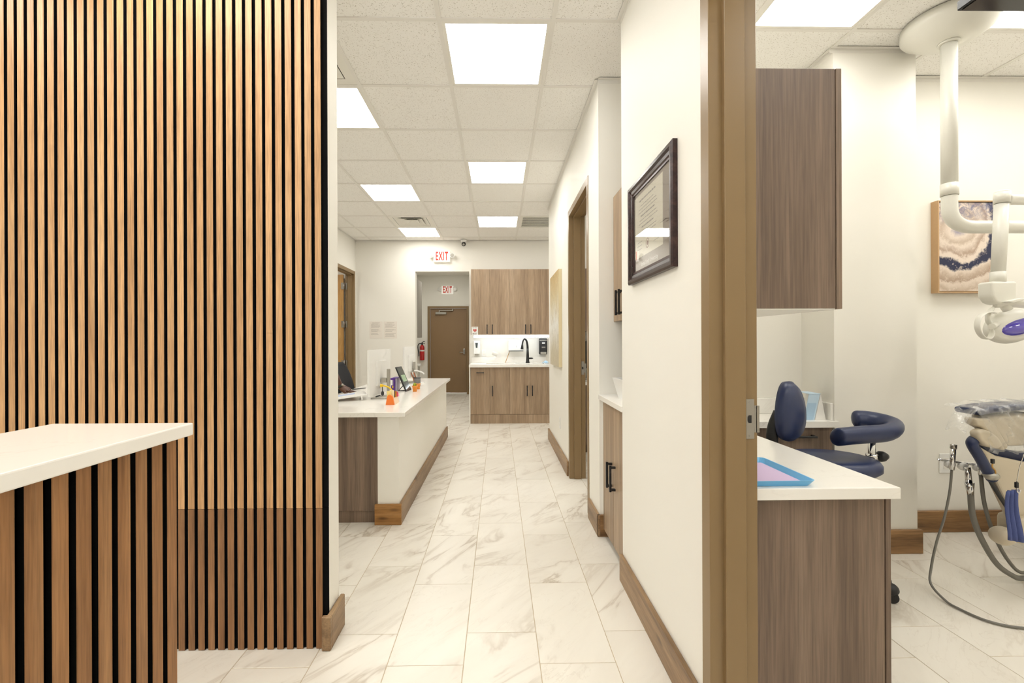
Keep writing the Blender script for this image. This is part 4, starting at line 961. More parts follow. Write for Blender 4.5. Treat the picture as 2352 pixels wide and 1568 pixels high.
# ================================================================== OFFICE CHAIR AND PERSON
t = thing('office_chair', 'black mesh office chair tucked under the reception desk', 'chair', (-1.62, 5.02, 0))
def backp(u, v):
    z = .60 + .45 * v; wv = .23 * (1 - .35 * max(0, (v - .6) / .4) ** 2.2); yy = 5.02 + wv * (2 * u - 1)
    return (-1.665 - .13 * v ** 1.4 + .05 * (1 - (2 * u - 1) ** 2) * -.6, yy, z)
o = MB().grid(backp, 14, 12).build('backrest', plain('black_mesh', (.012, .012, .014, 1), .8), t); md = o.modifiers.new('s', 'SOLIDIFY'); md.thickness = .035; md.offset = 0
bx('seat', -1.64, -1.20, 4.79, 5.25, .44, .51, MATS['black_mesh'], t, .03, 3)
MB().tube([(-1.68, 5.02, .66), (-1.70, 5.02, .50), (-1.60, 5.02, .43), (-1.45, 5.02, .43)], .018, sub=4).build('back_bracket', BLACKP, t)
MB().cyl((-1.42, 5.02, .14), (-1.42, 5.02, .438), .025).build('gas_column', BLACKP, t)
for k in range(5):
    a = k * 2 * math.pi / 5 + .3; c_, s_ = math.cos(a), math.sin(a)
    lg = MB().cyl((-1.42, 5.02, .12), (-1.42 + .26 * c_, 5.02 + .26 * s_, .075), .022, .014).build('leg', BLACKP, t)
    MB().cyl((-1.42 + .26 * c_ - .02 * s_, 5.02 + .26 * s_ + .02 * c_, .0285), (-1.42 + .26 * c_ + .02 * s_, 5.02 + .26 * s_ - .02 * c_, .0285), .028).build('caster', BLACKP, lg)

def skinned(name, verts, edges, radii, mat, parent, sub=2, root=0, smooth=True):
    me = bpy.data.meshes.new(name); off = WL[parent] if parent else Vector((0, 0, 0))
    me.from_pydata([Vector(v) - off for v in verts], edges, []); o = bpy.data.objects.new(name, me); COL.objects.link(o)
    if parent: o.parent = parent
    WL[o] = off
    md = o.modifiers.new('skin', 'SKIN'); md.use_smooth_shade = True
    lay = me.skin_vertices[0].data
    for i, r in enumerate(radii): lay[i].radius = (r, r) if not hasattr(r, '__len__') else r; lay[i].use_root = (i == root)
    ms = o.modifiers.new('sub', 'SUBSURF'); ms.levels = ms.render_levels = sub
    me.materials.append(mat); return o
person = thing('person', 'person in black top leaning with a flat hand on reception desk papers', 'person', (-1.95, 4.3, 0))
V = []; Ed = []; Ra = []
def chain(pts, rads, start=None):
    prev = start; ids = []
    for p, r in zip(pts, rads):
        V.append(p); Ra.append(r); i = len(V) - 1; ids.append(i)
        if prev is not None: Ed.append((prev, i))
        prev = i
    return ids
tor = chain([(-1.98, 4.30, .93), (-1.95, 4.30, 1.08), (-1.89, 4.30, 1.24), (-1.82, 4.30, 1.36)], [.14, .125, .14, .09])
hd = chain([(-1.78, 4.30, 1.44), (-1.74, 4.30, 1.50), (-1.71, 4.30, 1.58), (-1.715, 4.30, 1.66)], [.05, .065, .088, .07], tor[-1])
ra = chain([(-1.80, 4.16, 1.355), (-1.71, 4.13, 1.22), (-1.60, 4.20, 1.075), (-1.535, 4.225, .95), (-1.476, 4.24, .842)], [.058, .047, .042, .038, .026], tor[-1])
la = chain([(-1.80, 4.44, 1.355), (-1.78, 4.52, 1.20), (-1.72, 4.54, 1.06), (-1.62, 4.48, .95), (-1.56, 4.44, .85)], [.058, .047, .040, .034, .026], tor[-1])
for s_, y_ in ((-1, 4.20), (1, 4.40)): chain([(-1.98, y_, .86), (-1.96, y_ , .50), (-1.99, y_, .10), (-1.90, y_, .045), (-1.83, y_, .04)], [.085, .058, .042, .038, .03], tor[0])
# right hand: palm then five fingers, resting flat on the folder
pz = DZ + .021
palm = chain([(-1.435, 4.238, pz + .012)], [(.02, .03)], ra[-1])
def finger(base, pts, r): chain([base] + pts, [r * 1.1] + [r * (1 - .12 * i) for i in range(len(pts))], palm[0])
finger((-1.402, 4.206, pz + .008), [(-1.375, 4.200, pz + .004), (-1.352, 4.197, pz - .006), (-1.335, 4.195, pz - .010)], .0088)
finger((-1.396, 4.228, pz + .010), [(-1.366, 4.226, pz + .006), (-1.340, 4.225, pz - .004), (-1.322, 4.225, pz - .010)], .0090)
finger((-1.398, 4.250, pz + .009), [(-1.369, 4.253, pz + .005), (-1.345, 4.256, pz - .005), (-1.328, 4.258, pz - .010)], .0088)
finger((-1.404, 4.270, pz + .007), [(-1.380, 4.277, pz + .002), (-1.362, 4.282, pz - .006), (-1.348, 4.285, pz - .010)], .0078)
chain([(-1.438, 4.205, pz + .002), (-1.418, 4.186, pz - .004), (-1.398, 4.176, pz - .009)], [.013, .0105, .0088], palm[0])
# left hand, lightly curled
lp = chain([(-1.525, 4.425, .835)], [(.02, .03)], la[-1])
for q, yo in enumerate((-.03, -.01, .01, .03)): chain([(-1.495, 4.425 + yo, .832), (-1.472, 4.425 + yo * 1.1, .822), (-1.458, 4.425 + yo * 1.15, .806)], [.0095, .0088, .008], lp[0])
chain([(-1.515, 4.388, .828), (-1.495, 4.376, .812)], [.011, .009], lp[0])
skinned('body', V, Ed, Ra, SKIN, person)
def part_skin(name, idx_pts, rad, mat):
    v = [p for p, _ in idx_pts]; return v
cl_v = [V[i] for i in tor] + [V[ra[0]], (V[ra[1]][0] + .01, V[ra[1]][1], V[ra[1]][2] - .02), V[la[0]], V[la[1]]]
skinned('black_top', cl_v, [(0, 1), (1, 2), (2, 3), (3, 4), (4, 5), (3, 6), (6, 7)], [.15, .138, .152, .085, .07, .062, .07, .062], BLACKP, person)
skinned('trousers', [(-1.98, 4.30, .95), (-1.98, 4.20, .86), (-1.96, 4.20, .50), (-1.99, 4.20, .10), (-1.98, 4.40, .86), (-1.96, 4.40, .50), (-1.99, 4.40, .10)], [(0, 1), (1, 2), (2, 3), (0, 4), (4, 5), (5, 6)], [.152, .1, .073, .06, .1, .073, .06], BLACKP, person)
for y_ in (4.20, 4.40): skinned('shoe', [(-2.01, y_, .045), (-1.93, y_, .045), (-1.83, y_, .04), (-1.79, y_, .036)], [(0, 1), (1, 2), (2, 3)], [.044, .044, .04, .03], BLACKP, person)
MB().ball((-1.735, 4.30, 1.665), (.1, .092, .09), 20).ball((-1.78, 4.30, 1.61), (.07, .085, .10), 18).build('hair', BLACK, person)
fc_ = MB().ball((-1.632, 4.27, 1.595), (.008, .013, .008)).ball((-1.632, 4.33, 1.595), (.008, .013, .008)); fc_.build('eyes', PAPER, person)
MB().ball((-1.622, 4.30, 1.565), (.018, .014, .022)).build('nose', SKIN, person); MB().ball((-1.640, 4.30, 1.525), (.010, .026, .008)).build('mouth', plain('lips', lin(110, 60, 54), .5), person)
for y_ in (4.21, 4.39): MB().ball((-1.725, y_, 1.58), (.02, .012, .032)).build('ear', SKIN, person)
w_ = thing('wristwatch', 'dark smart wristband on the leaning wrist', 'watch', (-1.49, 4.236, .86))
d_ = (Vector(ra and V[ra[-1]]) - Vector(V[ra[-2]])).normalized(); c0 = Vector(V[ra[-1]]) - d_ * .028
MB().cyl(c0 - d_ * .011, c0 + d_ * .011, .0335, .031, 24).build('strap', plain('strap_grey', lin(58, 58, 56), .6), w_)
MB().ball(c0 + Vector((.026, -.012, .012)), (.012, .014, .014)).build('watch_face', GREYM, w_)

# ================================================================== TREATMENT ROOM
# wall cabinet beside the doorway
t = thing('wall_cabinet', 'grey-brown wood wall cabinet in the treatment room, side towards the doorway', 'cabinet', (0.98, 1.9, 1.386))
bx('body', .8045, 1.1215, 1.472, 2.3, 1.386, 2.1823, CABW, t, .0008); bx('bottom_panel', .806, 1.121, 1.474, 2.298, 1.3825, 1.3858, TRIMW, t)
for a, b in ((1.470, 1.885), (1.887, 2.30)): d = bx('door', 1.1235, 1.1425, a, b, 1.384, 2.1823, CABW, t, .001); handle((1.1425, (1.845 if a < 1.5 else 1.925), 1.41), (1.1425, (1.845 if a < 1.5 else 1.925), 1.56), (1, 0, 0), d)
# base cabinet and worktop
t = thing('base_cabinet', 'grey-brown wood base cabinet in the treatment room beside the doorway', 'cabinet', (1.05, 1.9, 0))
bx('body', .8045, 1.2835, 1.472, 2.33, 0, .7598, CABW, t, .0008)
for a, b in ((1.470, 1.885), (1.887, 2.33)): d = bx('door', 1.2855, 1.3035, a, b, .1, .757, CABW, t, .001); handle((1.3035, (1.845 if a < 1.5 else 1.925), .56), (1.3035, (1.845 if a < 1.5 else 1.925), .71), (1, 0, 0), d)
tag(bx('worktop', .8045, 1.312, 1.4415, 2.3395, .7602, .7985, QUARTZ, None, .003, 2), 'white quartz worktop with the blue tray in the treatment room', 'countertop')
# tray
t = thing('instrument_tray', 'light blue plastic tray with lilac paper liner on the near worktop', 'tray', (.96, 1.62, .7987))
mb = MB(); 
def rr(x0, x1, y0, y1, z, r=.02, n=4):
    P = []
    for cx, cy, a0 in ((x1 - r, y1 - r, 0), (x0 + r, y1 - r, 90), (x0 + r, y0 + r, 180), (x1 - r, y0 + r, 270)):
        for k in range(n + 1): a = math.radians(a0 + 90 * k / n); P.append(mb.bm.verts.new((cx + r * math.cos(a), cy + r * math.sin(a), z)))
    return P
ZT = .7990
L_ = [rr(.83, 1.033, 1.466, 1.745, ZT), rr(.818, 1.045, 1.454, 1.757, ZT + .020), rr(.822, 1.041, 1.458, 1.753, ZT + .020), rr(.834, 1.029, 1.470, 1.741, ZT + .003)]
for A, B in zip(L_, L_[1:]):
    for k in range(len(A)): mb.bm.faces.new((A[k], A[(k + 1) % len(A)], B[(k + 1) % len(A)], B[k]))
mb.bm.faces.new(L_[0]); mb.bm.faces.new(L_[-1]); mb.build('shell', SKYB, t)
bx('paper_liner', .838, 1.025, 1.474, 1.737, ZT + .0032, ZT + .0042, LILAC, t)
# back counter in the niche
t = thing('base_cabinet', 'grey-brown wood drawer cabinet in the niche behind the stool', 'cabinet', (1.63, 2.8, 0))
bx('body', 1.2502, 2.0, 2.675, 2.9498, .1, .7598, CABW, t); bx('plinth', 1.2502, 2.0, 2.72, 2.94, 0, .0998, CABW, t)
for (xa, xb) in ((1.2502, 1.62), (1.622, 2.0)):
    for z0, z1 in ((.60, .757), (.36, .597), (.105, .357)):
        d = bx('drawer', xa, xb, 2.656, 2.6745, z0, z1, CABW, t, .001); handle(((xa + xb) / 2 - .075, 2.656, z1 - .05), ((xa + xb) / 2 + .075, 2.656, z1 - .05), (0, -1, 0), d)
t = thing('niche_countertop', 'white quartz counter with raised splash in the niche behind the stool', 'countertop', (1.63, 2.8, .76))
bx('slab', 1.2502, 2.028, 2.635, 2.6598, .7602, .797, QUARTZ, t); bx('slab', 1.2502, 2.0158, 2.66, 2.9498, .7602, .797, QUARTZ, t)
bx('backsplash', 1.2502, 2.0158, 2.930, 2.9496, .7972, .90, QUARTZ, t, .002); bx('side_splash', 1.9965, 2.0157, 2.665, 2.9298, .7972, .90, QUARTZ, t, .002)
# tent-shaped carton
t = thing('tissue_carton', 'light blue and white house-shaped carton on the niche counter', 'carton', (1.93, 2.76, .797))
bt = plain('carton_blue', lin(198, 221, 238), .6)
MB().prism([(1.852, 2.69, .7974), (1.916, 2.69, .7974), (1.950, 2.69, .953), (1.884, 2.69, .953)], (0, .004, 0)).build('blue_face', bt, t)
MB().prism([(1.918, 2.6885, .7974), (1.985, 2.6885, .7974), (1.972, 2.6885, .86), (1.954, 2.6885, .953)], (0, .13, 0)).build('white_body', PAPER, t)
MB().prism([(1.884, 2.6885, .9535), (1.954, 2.6885, .9535), (1.962, 2.82, .9535), (1.90, 2.82, .9535)], (0, 0, .003)).build('ridge', bt, t)
MB().prism([(1.856, 2.6888, .7976), (1.905, 2.6888, .7976), (1.928, 2.6888, .90), (1.875, 2.6888, .90)], (0, -.0006, 0)).build('printed_panel', plain('carton_print', lin(172, 202, 226), .6), t)

# operator stool
sc = thing('operator_stool', 'navy vinyl dental operator stool with curved arm support behind the worktop', 'stool', (1.70, 2.30, 0))
SXc, SYc, SZ = 1.70, 2.30, .68
def pad(fn_outline, z0, z1, crown, n=40, rings=6):
    mb = MB(); rows = []
    prof = [(0.90, 0.0), (1.0, .25), (1.0, .6), (.95, .85), (.8, 1.0)]
    for sc2, h in prof:
        rows.append([mb.bm.verts.new((*[c for c in fn_outline(2 * math.pi * k / n, sc2)], z0 + (z1 - z0) * h)) for k in range(n)])
    for A, B in zip(rows, rows[1:]):
        for k in range(n): f = mb.bm.faces.new((A[k], A[(k + 1) % n], B[(k + 1) % n], B[k])); f.smooth = True
    mb.bm.faces.new(rows[0]); 
    cen = rows[-1]
    for q in (.5, .2):
        nr = [mb.bm.verts.new((*fn_outline(2 * math.pi * k / n, .8 * q), z1 + crown * (1 - q))) for k in range(n)]
        for k in range(n): f = mb.bm.faces.new((cen[k], cen[(k + 1) % n], nr[(k + 1) % n], nr[k])); f.smooth = True
        cen = nr
    f = mb.bm.faces.new(cen); f.smooth = True
    return mb
def seat_outline(a, s): 
    r = .215 * (1 + .10 * math.cos(2 * a)); return (SXc + r * 1.05 * s * math.cos(a), SYc + r * s * math.sin(a))
pad(seat_outline, SZ - .075, SZ, -.012).build('seat', NAVY, sc)
MB().lathe([(.0, 0), (.17, 0), (.19, .012), (0, .012)], (SXc, SYc, SZ - .0885), 28).build('seat_pan', BLACKP, sc)
MB().cyl((SXc, SYc, .13), (SXc, SYc, SZ - .088), .026).build('gas_column', CHROME, sc)
# backrest: rounded pad facing the seat
BXc, BYc, BZ0, BZ1 = 1.525, 2.33, .752, 1.066
def bk(a, s, front):
    z = (BZ0 + BZ1) / 2 + s * (BZ1 - BZ0) / 2 * math.sin(a); w = .118 * (1 - .30 * ((z - BZ0) / (BZ1 - BZ0)) ** 1.5)
    u = s * w * (abs(math.cos(a)) ** .75) * (1 if math.cos(a) > 0 else -1)
    return u, z
mb = MB(); n = 40; rows = []
bd = Vector((.62, -.785, 0)); bn = Vector((-.785, -.62, 0)) * -1     # width direction; outward pad direction (+X+Y)
bd = Vector((.90, .436, 0)); bn = Vector((.436, -.90, 0))
for s_, o_ in ((.0, .048), (.5, .046), (.85, .036), (1.0, .012), (.98, -.012), (.80, -.022), (.0, -.024)):
    row = []
    for k in range(n):
        u, z = bk(2 * math.pi * k / n, s_, 1); p = Vector((BXc, BYc, z)) + bd * u + bn * (o_ + .03 * ((z - .85) / .2) ** 2 * -.3); row.append(mb.bm.verts.new(p))
    rows.append(row)
for A, B in zip(rows, rows[1:]):
    for k in range(n): f = mb.bm.faces.new((A[k], A[(k + 1) % n], B[(k + 1) % n], B[k])); f.smooth = True
bmesh.ops.remove_doubles(mb.bm, verts=mb.bm.verts, dist=1e-5)
mb.build('backrest', NAVY, sc)
MB().tube([(1.485, 2.35, .90), (1.455, 2.36, .80), (1.455, 2.35, .66), (1.50, 2.33, .595), (1.66, 2.31, .585)], .016, sub=5, flat=1.8).build('back_bracket', BLACKP, sc)
# arm support: curved navy bolster on a chrome post
AP = [(1.70, 2.24, .79), (1.75, 2.245, .792), (1.82, 2.25, .797), (1.90, 2.257, .80), (1.98, 2.27, .802), (2.05, 2.305, .808), (2.10, 2.36, .816), (2.105, 2.43, .825), (2.065, 2.48, .832), (2.00, 2.505, .832)]
MB().tube(AP, .04, 18, 10, True, 1.25, lambda t: max(.004, .042 * math.sqrt(max(0, 1 - max(0, 1 - min(t, 1 - t) / .055) ** 2)))).build('arm_bolster', NAVY, sc)
MB().cyl((1.94, 2.30, .56), (1.94, 2.30, .795), .0165).tube([(1.94, 2.30, .57), (1.935, 2.30, .55), (1.90, 2.30, .54), (1.78, 2.30, .585)], .012, sub=3).build('arm_post', CHROME, sc)
MB().cyl((1.94, 2.30, .662), (1.94, 2.30, .69), .027).build('arm_clamp', CHROME, sc)
kb = MB().lathe([(0, 0), (.018, 0), (.028, .012), (.026, .03), (.014, .05), (0, .055)], (0, 0, 0), 18).xf(Matrix.Translation((1.966, 2.295, .676)) @ Matrix.Rotation(math.pi / 2, 4, 'Y')); kb.build('clamp_knob', BLACKP, sc)
for k in range(5):
    a = k * 2 * math.pi / 5 - .56; c_, s_ = math.cos(a), math.sin(a); ex, ey = SXc + .255 * c_, SYc + .255 * s_
    lg = MB().cyl((SXc, SYc, .125), (ex, ey, .085), .03, .02).build('leg', BLACKP, sc)
    cs = MB()
    for s2 in (-.014, .014): cs.cyl((ex - s_ * (s2 - .008), ey + c_ * (s2 - .008), .030), (ex - s_ * (s2 + .008), ey + c_ * (s2 + .008), .030), .0295)
    cs.ball((ex, ey, .06), (.034, .034, .03)); cs.build('caster', BLACKP, lg)
def sm(o, w):
    md = o.modifiers.new('b', 'BEVEL'); md.width = w; md.segments = 6; md.limit_method = 'NONE'
    for p in o.data.polygons: p.use_smooth = True
# ---- painting on the treatment room wall
t = thing('canvas_painting', 'framed abstract agate painting in navy, cream and mauve on treatment room wall', 'painting', (3.09, 2.92, 1.59))
PX0, PX1, PZ0, PZ1 = 2.893, 3.30, 1.59, 2.197
fr = MB()
for b in ((PX0, PX0 + .008, PZ0, PZ1), (PX1 - .008, PX1, PZ0, PZ1), (PX0 + .008, PX1 - .008, PZ0, PZ0 + .008), (PX0 + .008, PX1 - .008, PZ1 - .008, PZ1)): fr.box(b[0], b[1], 2.900, 2.9498, b[2], b[3])
fr.build('frame', plain('frame_wood', lin(200, 164, 122), .5, grain=.05), t)
c = bx('canvas', PX0 + .012, PX1 - .012, 2.906, 2.9496, PZ0 + .012, PZ1 - .012, painting('agate_abstract', 'agate'), t)

# ---- ceiling-mounted exam lamp
dl = thing('exam_lamp', 'off-white ceiling-mounted dental exam lamp with jointed arms and ring handle', 'exam lamp', (2.478, 2.42, HR))
MB().lathe([(0, 0), (.205, 0), (.205, -.045), (.195, -.06), (.13, -.105), (.055, -.118), (.0, -.118)], (2.478, 2.42, HR - .001), 48).build('ceiling_mount', OFFW, dl)
MB().cyl((2.478, 2.42, HR - .13), (2.478, 2.42, HR - .118), .047, n=28).build('collar', OFFW, dl)
MB().cyl((2.478, 2.42, 2.10), (2.478, 2.42, HR - .128), .0355, n=28).build('post', OFFW, dl)
MB().cyl((2.478, 2.42, 2.07), (2.478, 2.42, 2.135), .0385, n=28).build('sleeve', OFFW, dl)
MB().tube([(2.478, 2.42, 2.068), (2.478, 2.42, 2.02), (2.482, 2.42, 1.975), (2.503, 2.42, 1.935), (2.545, 2.42, 1.908), (2.60, 2.42, 1.899), (2.75, 2.42, 1.899), (3.25, 2.42, 1.90)], .0345, 24, 6).build('elbow_arm', OFFW, dl)
MB().cyl((3.25, 2.42, 1.86), (3.25, 2.42, 1.96), .045, n=28).tube([(3.25, 2.42, 1.96), (3.25, 2.40, 2.0), (3.20, 2.36, 2.02), (3.0, 2.31, 2.01), (2.70, 2.255, 1.996), (2.60, 2.25, 1.996)], .026, 18, 5).build('balance_arm', OFFW, dl)
ha = MB().cyl((2.5785, 2.25, 2.03), (2.5765, 2.25, 1.975), .0325, n=28).build('pivot_cap', OFFW, dl)
MB().tube([(2.5785, 2.25, 2.028), (2.5787, 2.25, 2.035), (2.579, 2.25, 2.04)], .03, 24, 2, True, 1.0, lambda t: .0325 * (1 - .25 * t * t)).build('cap_dome', OFFW, ha)
MB().cyl((2.5765, 2.25, 1.972), (2.5545, 2.25, 1.60), .0295, .0275, 28).build('drop_arm', OFFW, dl)
MB().cyl((2.556, 2.25, 1.625), (2.554, 2.25, 1.572), .031, .031, 28).build('drop_sleeve', OFFW, dl)
# yoke block
MB().prism([(2.486, 2.215, 1.574), (2.618, 2.215, 1.574), (2.616, 2.215, 1.49), (2.60, 2.215, 1.47), (2.545, 2.215, 1.456), (2.510, 2.215, 1.468), (2.488, 2.215, 1.50)], (0, .075, 0)).build('yoke', OFFW, dl); sm([c for c in dl.children if c.name.startswith('yoke')][0], .024)
MB().prism([(2.53, 2.185, 1.470), (2.56, 2.185, 1.462), (2.63, 2.185, 1.478), (2.628, 2.185, 1.486), (2.60, 2.185, 1.487)], (0, .06, 0)).build('yoke_lip', OFFW, dl); sm([c for c in dl.children if c.name.startswith('yoke_lip')][0], .006)
MB().cyl((2.575, 2.25, 1.475), (2.60, 2.245, 1.43), .02, n=20).build('neck', OFFW, dl)
# head: rounded shell with lens window towards the viewer
Mh = Matrix.Translation((2.665, 2.29, 1.35)) @ Matrix.Rotation(math.radians(-14), 4, 'Y')
MB().ball((0, 0, 0), (.135, .06, .088), 32).xf(Mh).build('lamp_head', OFFW, dl)
MB().ball((0.0, -.027, -.004), (.10, .058, .046), 28).xf(Mh).build('lens', plain('violet_lens', lin(92, 78, 190), .05, coat=1.0, spec=.8), dl)
MB().tube([(2.54, 2.25, 1.462), (2.62, 2.23, 1.462), (2.72, 2.225, 1.455)], .012, 12, 4, True, 2.0).ribbon([(2.53, 2.25, 1.445), (2.505, 2.25, 1.41), (2.503, 2.25, 1.375), (2.525, 2.25, 1.345)], .014, .006).build('yoke_bail', OFFW, dl)
ring = [(2.53, 2.24, 1.414), (2.50, 2.235, 1.419), (2.463, 2.23, 1.414), (2.430, 2.225, 1.392), (2.413, 2.22, 1.352), (2.425, 2.22, 1.312), (2.455, 2.225, 1.288), (2.485, 2.23, 1.287), (2.505, 2.235, 1.310), (2.508, 2.24, 1.34)]
MB().ribbon(ring, .016, .0045).build('ring_handle', OFFW, dl)
MB().cyl((2.483, 2.215, 1.346), (2.575, 2.268, 1.362), .0145, .0125, 20).build('grip', OFFW, dl)

# ---- ceiling TV, screen facing down
t = thing('ceiling_television', 'dark flat television hung flat below the treatment room ceiling', 'television', (2.46, 1.60, 2.68))
bx('case', 1.965, 2.96, 1.33, 1.886, 2.684, 2.725, BLACKP, t, .004); bx('screen', 1.977, 2.948, 1.342, 1.874, 2.680, 2.6838, plain('tv_screen', (.02, .018, .016, 1), .12), t)
MB().cyl((2.46, 1.6, 2.7255), (2.46, 1.6, HR - .0), .022).build('ceiling_pole', BLACKP, t); bx('mount_plate', 2.36, 2.56, 1.5, 1.7, 2.7252, 2.735, BLACKP, t)

# ---- dental chair, seen from behind its head end
dc = thing('dental_chair', 'navy and beige dental chair with plastic-covered headrest', 'dental chair', (2.75, 2.3, 0))
shell = [(2.325, .765), (2.380, .675), (2.438, .592), (2.57, .395), (2.585, .30), (2.86, .30), (2.88, .40), (3.0, .60), (3.09, .775), (2.95, .70), (2.80, .665), (2.60, .675), (2.42, .715)]
def sheet(poly, y, th, lean=.10): return MB().prism([(x, y + (.8 - z) * lean * 2, z) for x, z in poly], (0, th, 0))
o = sheet(shell, 2.12, .05).build('back_shell', BEIGE, dc); md = o.modifiers.new('b', 'BEVEL'); md.width = .012; md.segments = 3
cush = [(2.38, .762), (2.44, .70), (2.52, .62), (2.56, .60), (2.68, .40), (2.86, .40), (2.98, .56), (3.10, .78), (3.08, .82), (2.95, .74), (2.80, .70), (2.60, .715), (2.42, .762), (2.385, .775)]
o = sheet(cush, 2.172, .07).build('back_cushion', NAVY, dc); md = o.modifiers.new('b', 'BEVEL'); md.width = .022; md.segments = 4
MB().tube([(2.330, 2.16, .790), (2.311, 2.15, .782), (2.313, 2.15, .762), (2.345, 2.15, .71), (2.378, 2.155, .66), (2.424, 2.165, .597)], .023, 16, 6, True, 1.2).build('cushion_edge', NAVY, dc)
MB().tube([(2.385, 2.16, .63), (2.46, 2.18, .535), (2.57, 2.20, .395), (2.66, 2.22, .28)], .009, 12, 5).build('side_rail', BLACKP, dc)
MB().ball((2.405, 2.15, .615), (.032, .028, .022)).build('side_cap', GREYM, dc)
o = bx('lower_body', 2.56, 3.3, 2.16, 2.28, .265, .40, BEIGE, dc, .03, 3); MB().ball((2.515, 2.20, .30), (.05, .05, .045), 20).build('hinge_cover', BEIGE, dc)
bx('pedestal', 3.05, 3.5, 2.2, 2.5, .04, .264, BEIGE, dc, .03, 3); bx('base_plate', 3.05, 4.1, 2.1, 2.56, 0.0005, .0395, BEIGE, dc, .015, 2)
bx('seat_cushion', 3.15, 4.35, 2.15, 2.65, .40, .52, NAVY, dc, .04, 3); bx('seat_shell', 3.155, 4.25, 2.2, 2.6, .30, .3995, BEIGE, dc, .02, 2)
# headrest: navy pad, beige shell, articulated bracket
def hr(u, v):
    x = 2.315 + .52 * u; arch = 1 - (2 * u - 1) ** 2
    return (x, 2.12 + .13 * v, .938 + .028 * max(0, arch) ** .7)
o = MB().grid(hr, 22, 6).build('headrest_pad', NAVY, dc); md = o.modifiers.new('s', 'SOLIDIFY'); md.thickness = .03; md.offset = -1; md = o.modifiers.new('b', 'BEVEL'); md.width = .012; md.segments = 4
o = MB().prism([(2.38, 2.15, .905), (2.46, 2.15, .918), (2.60, 2.15, .922), (2.80, 2.15, .895), (2.83, 2.15, .86), (2.72, 2.15, .76), (2.50, 2.15, .755), (2.46, 2.15, .775)], (0, .09, 0)).build('headrest_shell', BEIGE, dc); sm(o, .022)
o = MB().prism([(2.298, 2.125, .900), (2.372, 2.125, .900), (2.392, 2.125, .885), (2.468, 2.125, .765), (2.455, 2.125, .745), (2.43, 2.125, .745), (2.35, 2.125, .845), (2.305, 2.125, .868)], (0, .06, 0)).build('headrest_bracket', BEIGE, dc); sm(o, .02)
o = MB().prism([(2.294, 2.11, .835), (2.325, 2.11, .852), (2.365, 2.11, .84), (2.405, 2.11, .81), (2.428, 2.11, .77), (2.40, 2.11, .752), (2.34, 2.11, .765), (2.305, 2.11, .80)], (0, .05, 0)).build('headrest_lever', BEIGE, dc); sm(o, .022)
# clear plastic cover draped over the headrest
rf = random.Random(5)
def cov(u, v):
    x = 2.295 + .56 * u; arch = max(0, 1 - (2 * u - 1) ** 2); w = .010 * math.sin(37 * u + 9 * v) + .008 * math.sin(71 * u - 23 * v)
    if v < .25: q = v / .25; return (x - .012 * (1 - q), 2.265 - .16 * q, .938 + .030 * arch ** .7 + .006 + w * .35)
    q = (v - .25) / .75
    return (x + (.07 * q if u < .5 else -.02 * q) - .02 * (1 - u) * (1 - q), 2.10 - .022 * math.sin(3.1 * q) + w * .8 + .02 * q, .938 + .030 * arch ** .7 + .006 - q * (.21 + .03 * arch) + w * .5)
MB().grid(cov, 48, 30).build('plastic_cover', FILM, dc, label='crinkled clear plastic cover')
MB().grid(lambda u, v: (2.31 - .075 * u, 2.11 + .10 * v, .945 - .055 * u + .012 * math.sin(6 * v + 5 * u) - .05 * u * u), 12, 12).build('cover_corner', FILM, dc)

# ---- bib chain clips and folded blue bib
t = thing('patient_bib', 'folded blue paper bib hanging from a chain clip on the dental chair', 'bib', (2.42, 2.06, .33))
mb = MB()
def fold(u, v):
    z = .566 - .225 * v; x = 2.386 + .052 * u + .022 * v * u; y = 2.062 + .014 * abs(((u * 3 + .2) % 1) - .5) * 2 - .006 * u + .006 * math.sin(5 * v)
    return (x, y, z + (.012 * u if v < .05 else 0) - .012 * u * v)
o = mb.grid(fold, 24, 10).build('cloth', plain('bib_blue', lin(78, 90, 142), .85, grain=.15, gs=260), t); md = o.modifiers.new('s', 'SOLIDIFY'); md.thickness = .007; md.offset = 0
MB().box(2.419, 2.431, 2.055, 2.067, .585, .612, .002).build('clip_cap', BLACKP, t); MB().tube([(2.425, 2.06, .586), (2.424, 2.058, .57), (2.432, 2.056, .562), (2.438, 2.056, .578)], .003, sub=4).build('clip', CHROME, t)
MB().tube([(2.425, 2.06, .612), (2.4255, 2.05, .68), (2.424, 2.03, .75)], .0018, 8, 4).build('chain', CHROME, t)
t = thing('bib_clip', 'empty bib chain clip with black cap on the beige chair back', 'clip', (2.31, 2.06, .67))
MB().box(2.305, 2.318, 2.055, 2.067, .700, .722, .002).build('clip_cap', BLACKP, t); MB().tube([(2.311, 2.06, .70), (2.306, 2.058, .685), (2.316, 2.055, .670), (2.318, 2.055, .655)], .003, sub=4).build('clip', plain('brass', lin(190, 150, 90), .3, 1.0), t)

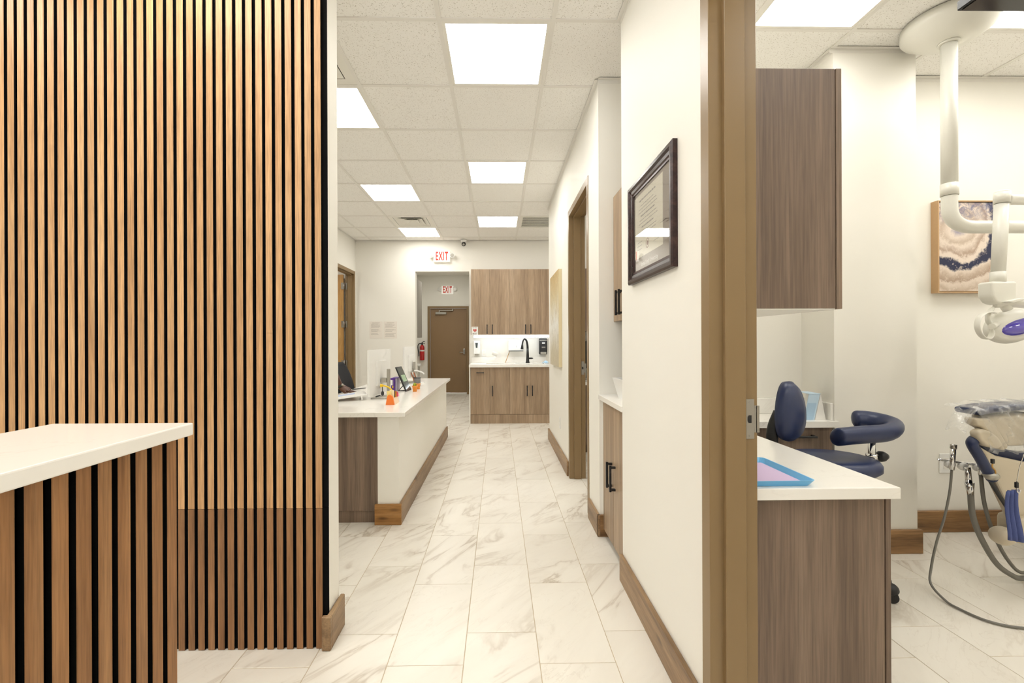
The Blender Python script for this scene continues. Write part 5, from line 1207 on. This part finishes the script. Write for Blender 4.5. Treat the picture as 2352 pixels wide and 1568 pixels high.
# ---- assistant hose holder with three hoses
hh = thing('hose_holder', 'chrome bar holding three suction and syringe hoses beside the dental chair', 'hose holder', (2.40, 2.3, .62))
MB().tube([(2.293, 2.3, .653), (2.305, 2.3, .655), (2.40, 2.3, .640), (2.52, 2.3, .624), (2.64, 2.3, .60), (2.9, 2.34, .55)], .0075, 12, 4).build('bar', CHROME, hh)
for x, z in ((2.343, .632), (2.412, .622), (2.492, .615)): MB().lathe([(0, -.016), (.017, -.016), (.021, -.006), (.021, .006), (.017, .016), (0, .016)], (0, 0, 0), 24).xf(Matrix.Translation((x, 2.292, z)) @ Matrix.Rotation(math.pi / 2, 4, 'X')).build('holder_cup', WHITEP, hh)
def hose(label, handp, tip, hp, r, tipm=STEEL):
    t = thing('dental_hose', label, 'hose', hp[0], 'hoses of the assistant holder')
    MB().cyl(handp[0], handp[1], handp[2], handp[3], 20).build('handpiece', CHROME, t)
    if tip: MB().cyl(tip[0], tip[1], tip[2], tip[3], 20).build('tip', tipm, t)
    MB().tube(hp, r, 12, 8).build('tube', GREYHOSE, t)
hose('thin grey hose looping widest onto the floor, leftmost of the holder', ((2.338, 2.268, .72), (2.329, 2.268, .612), .0125, .011), ((2.340, 2.268, .742), (2.338, 2.268, .7205), .014, .0135),
     [(2.329, 2.268, .612), (2.318, 2.268, .50), (2.290, 2.27, .36), (2.255, 2.275, .236), (2.222, 2.27, .11), (2.185, 2.235, .045), (2.170, 2.15, .013), (2.173, 2.09, .008), (2.209, 1.99, .008), (2.313, 1.939, .008), (2.55, 1.93, .008), (2.8, 2.05, .008)], .0055)
hose('thick grey suction hose with chrome tap, middle of the holder', ((2.404, 2.262, .628), (2.412, 2.262, .55), .0125, .0135), ((2.413, 2.262, .549), (2.421, 2.262, .487), .020, .013),
     [(2.421, 2.262, .487), (2.437, 2.268, .382), (2.483, 2.275, .268), (2.575, 2.285, .125), (2.665, 2.29, .055), (2.745, 2.30, .032), (2.95, 2.33, .042)], .013, CHROME)
hose('thin grey hose nearest the dental chair, rightmost of the holder', ((2.476, 2.265, .645), (2.478, 2.265, .586), .0125, .011), None,
     [(2.478, 2.265, .586), (2.496, 2.265, .438), (2.555, 2.275, .278), (2.645, 2.29, .135), (2.745, 2.31, .055), (2.93, 2.39, .045)], .0085)
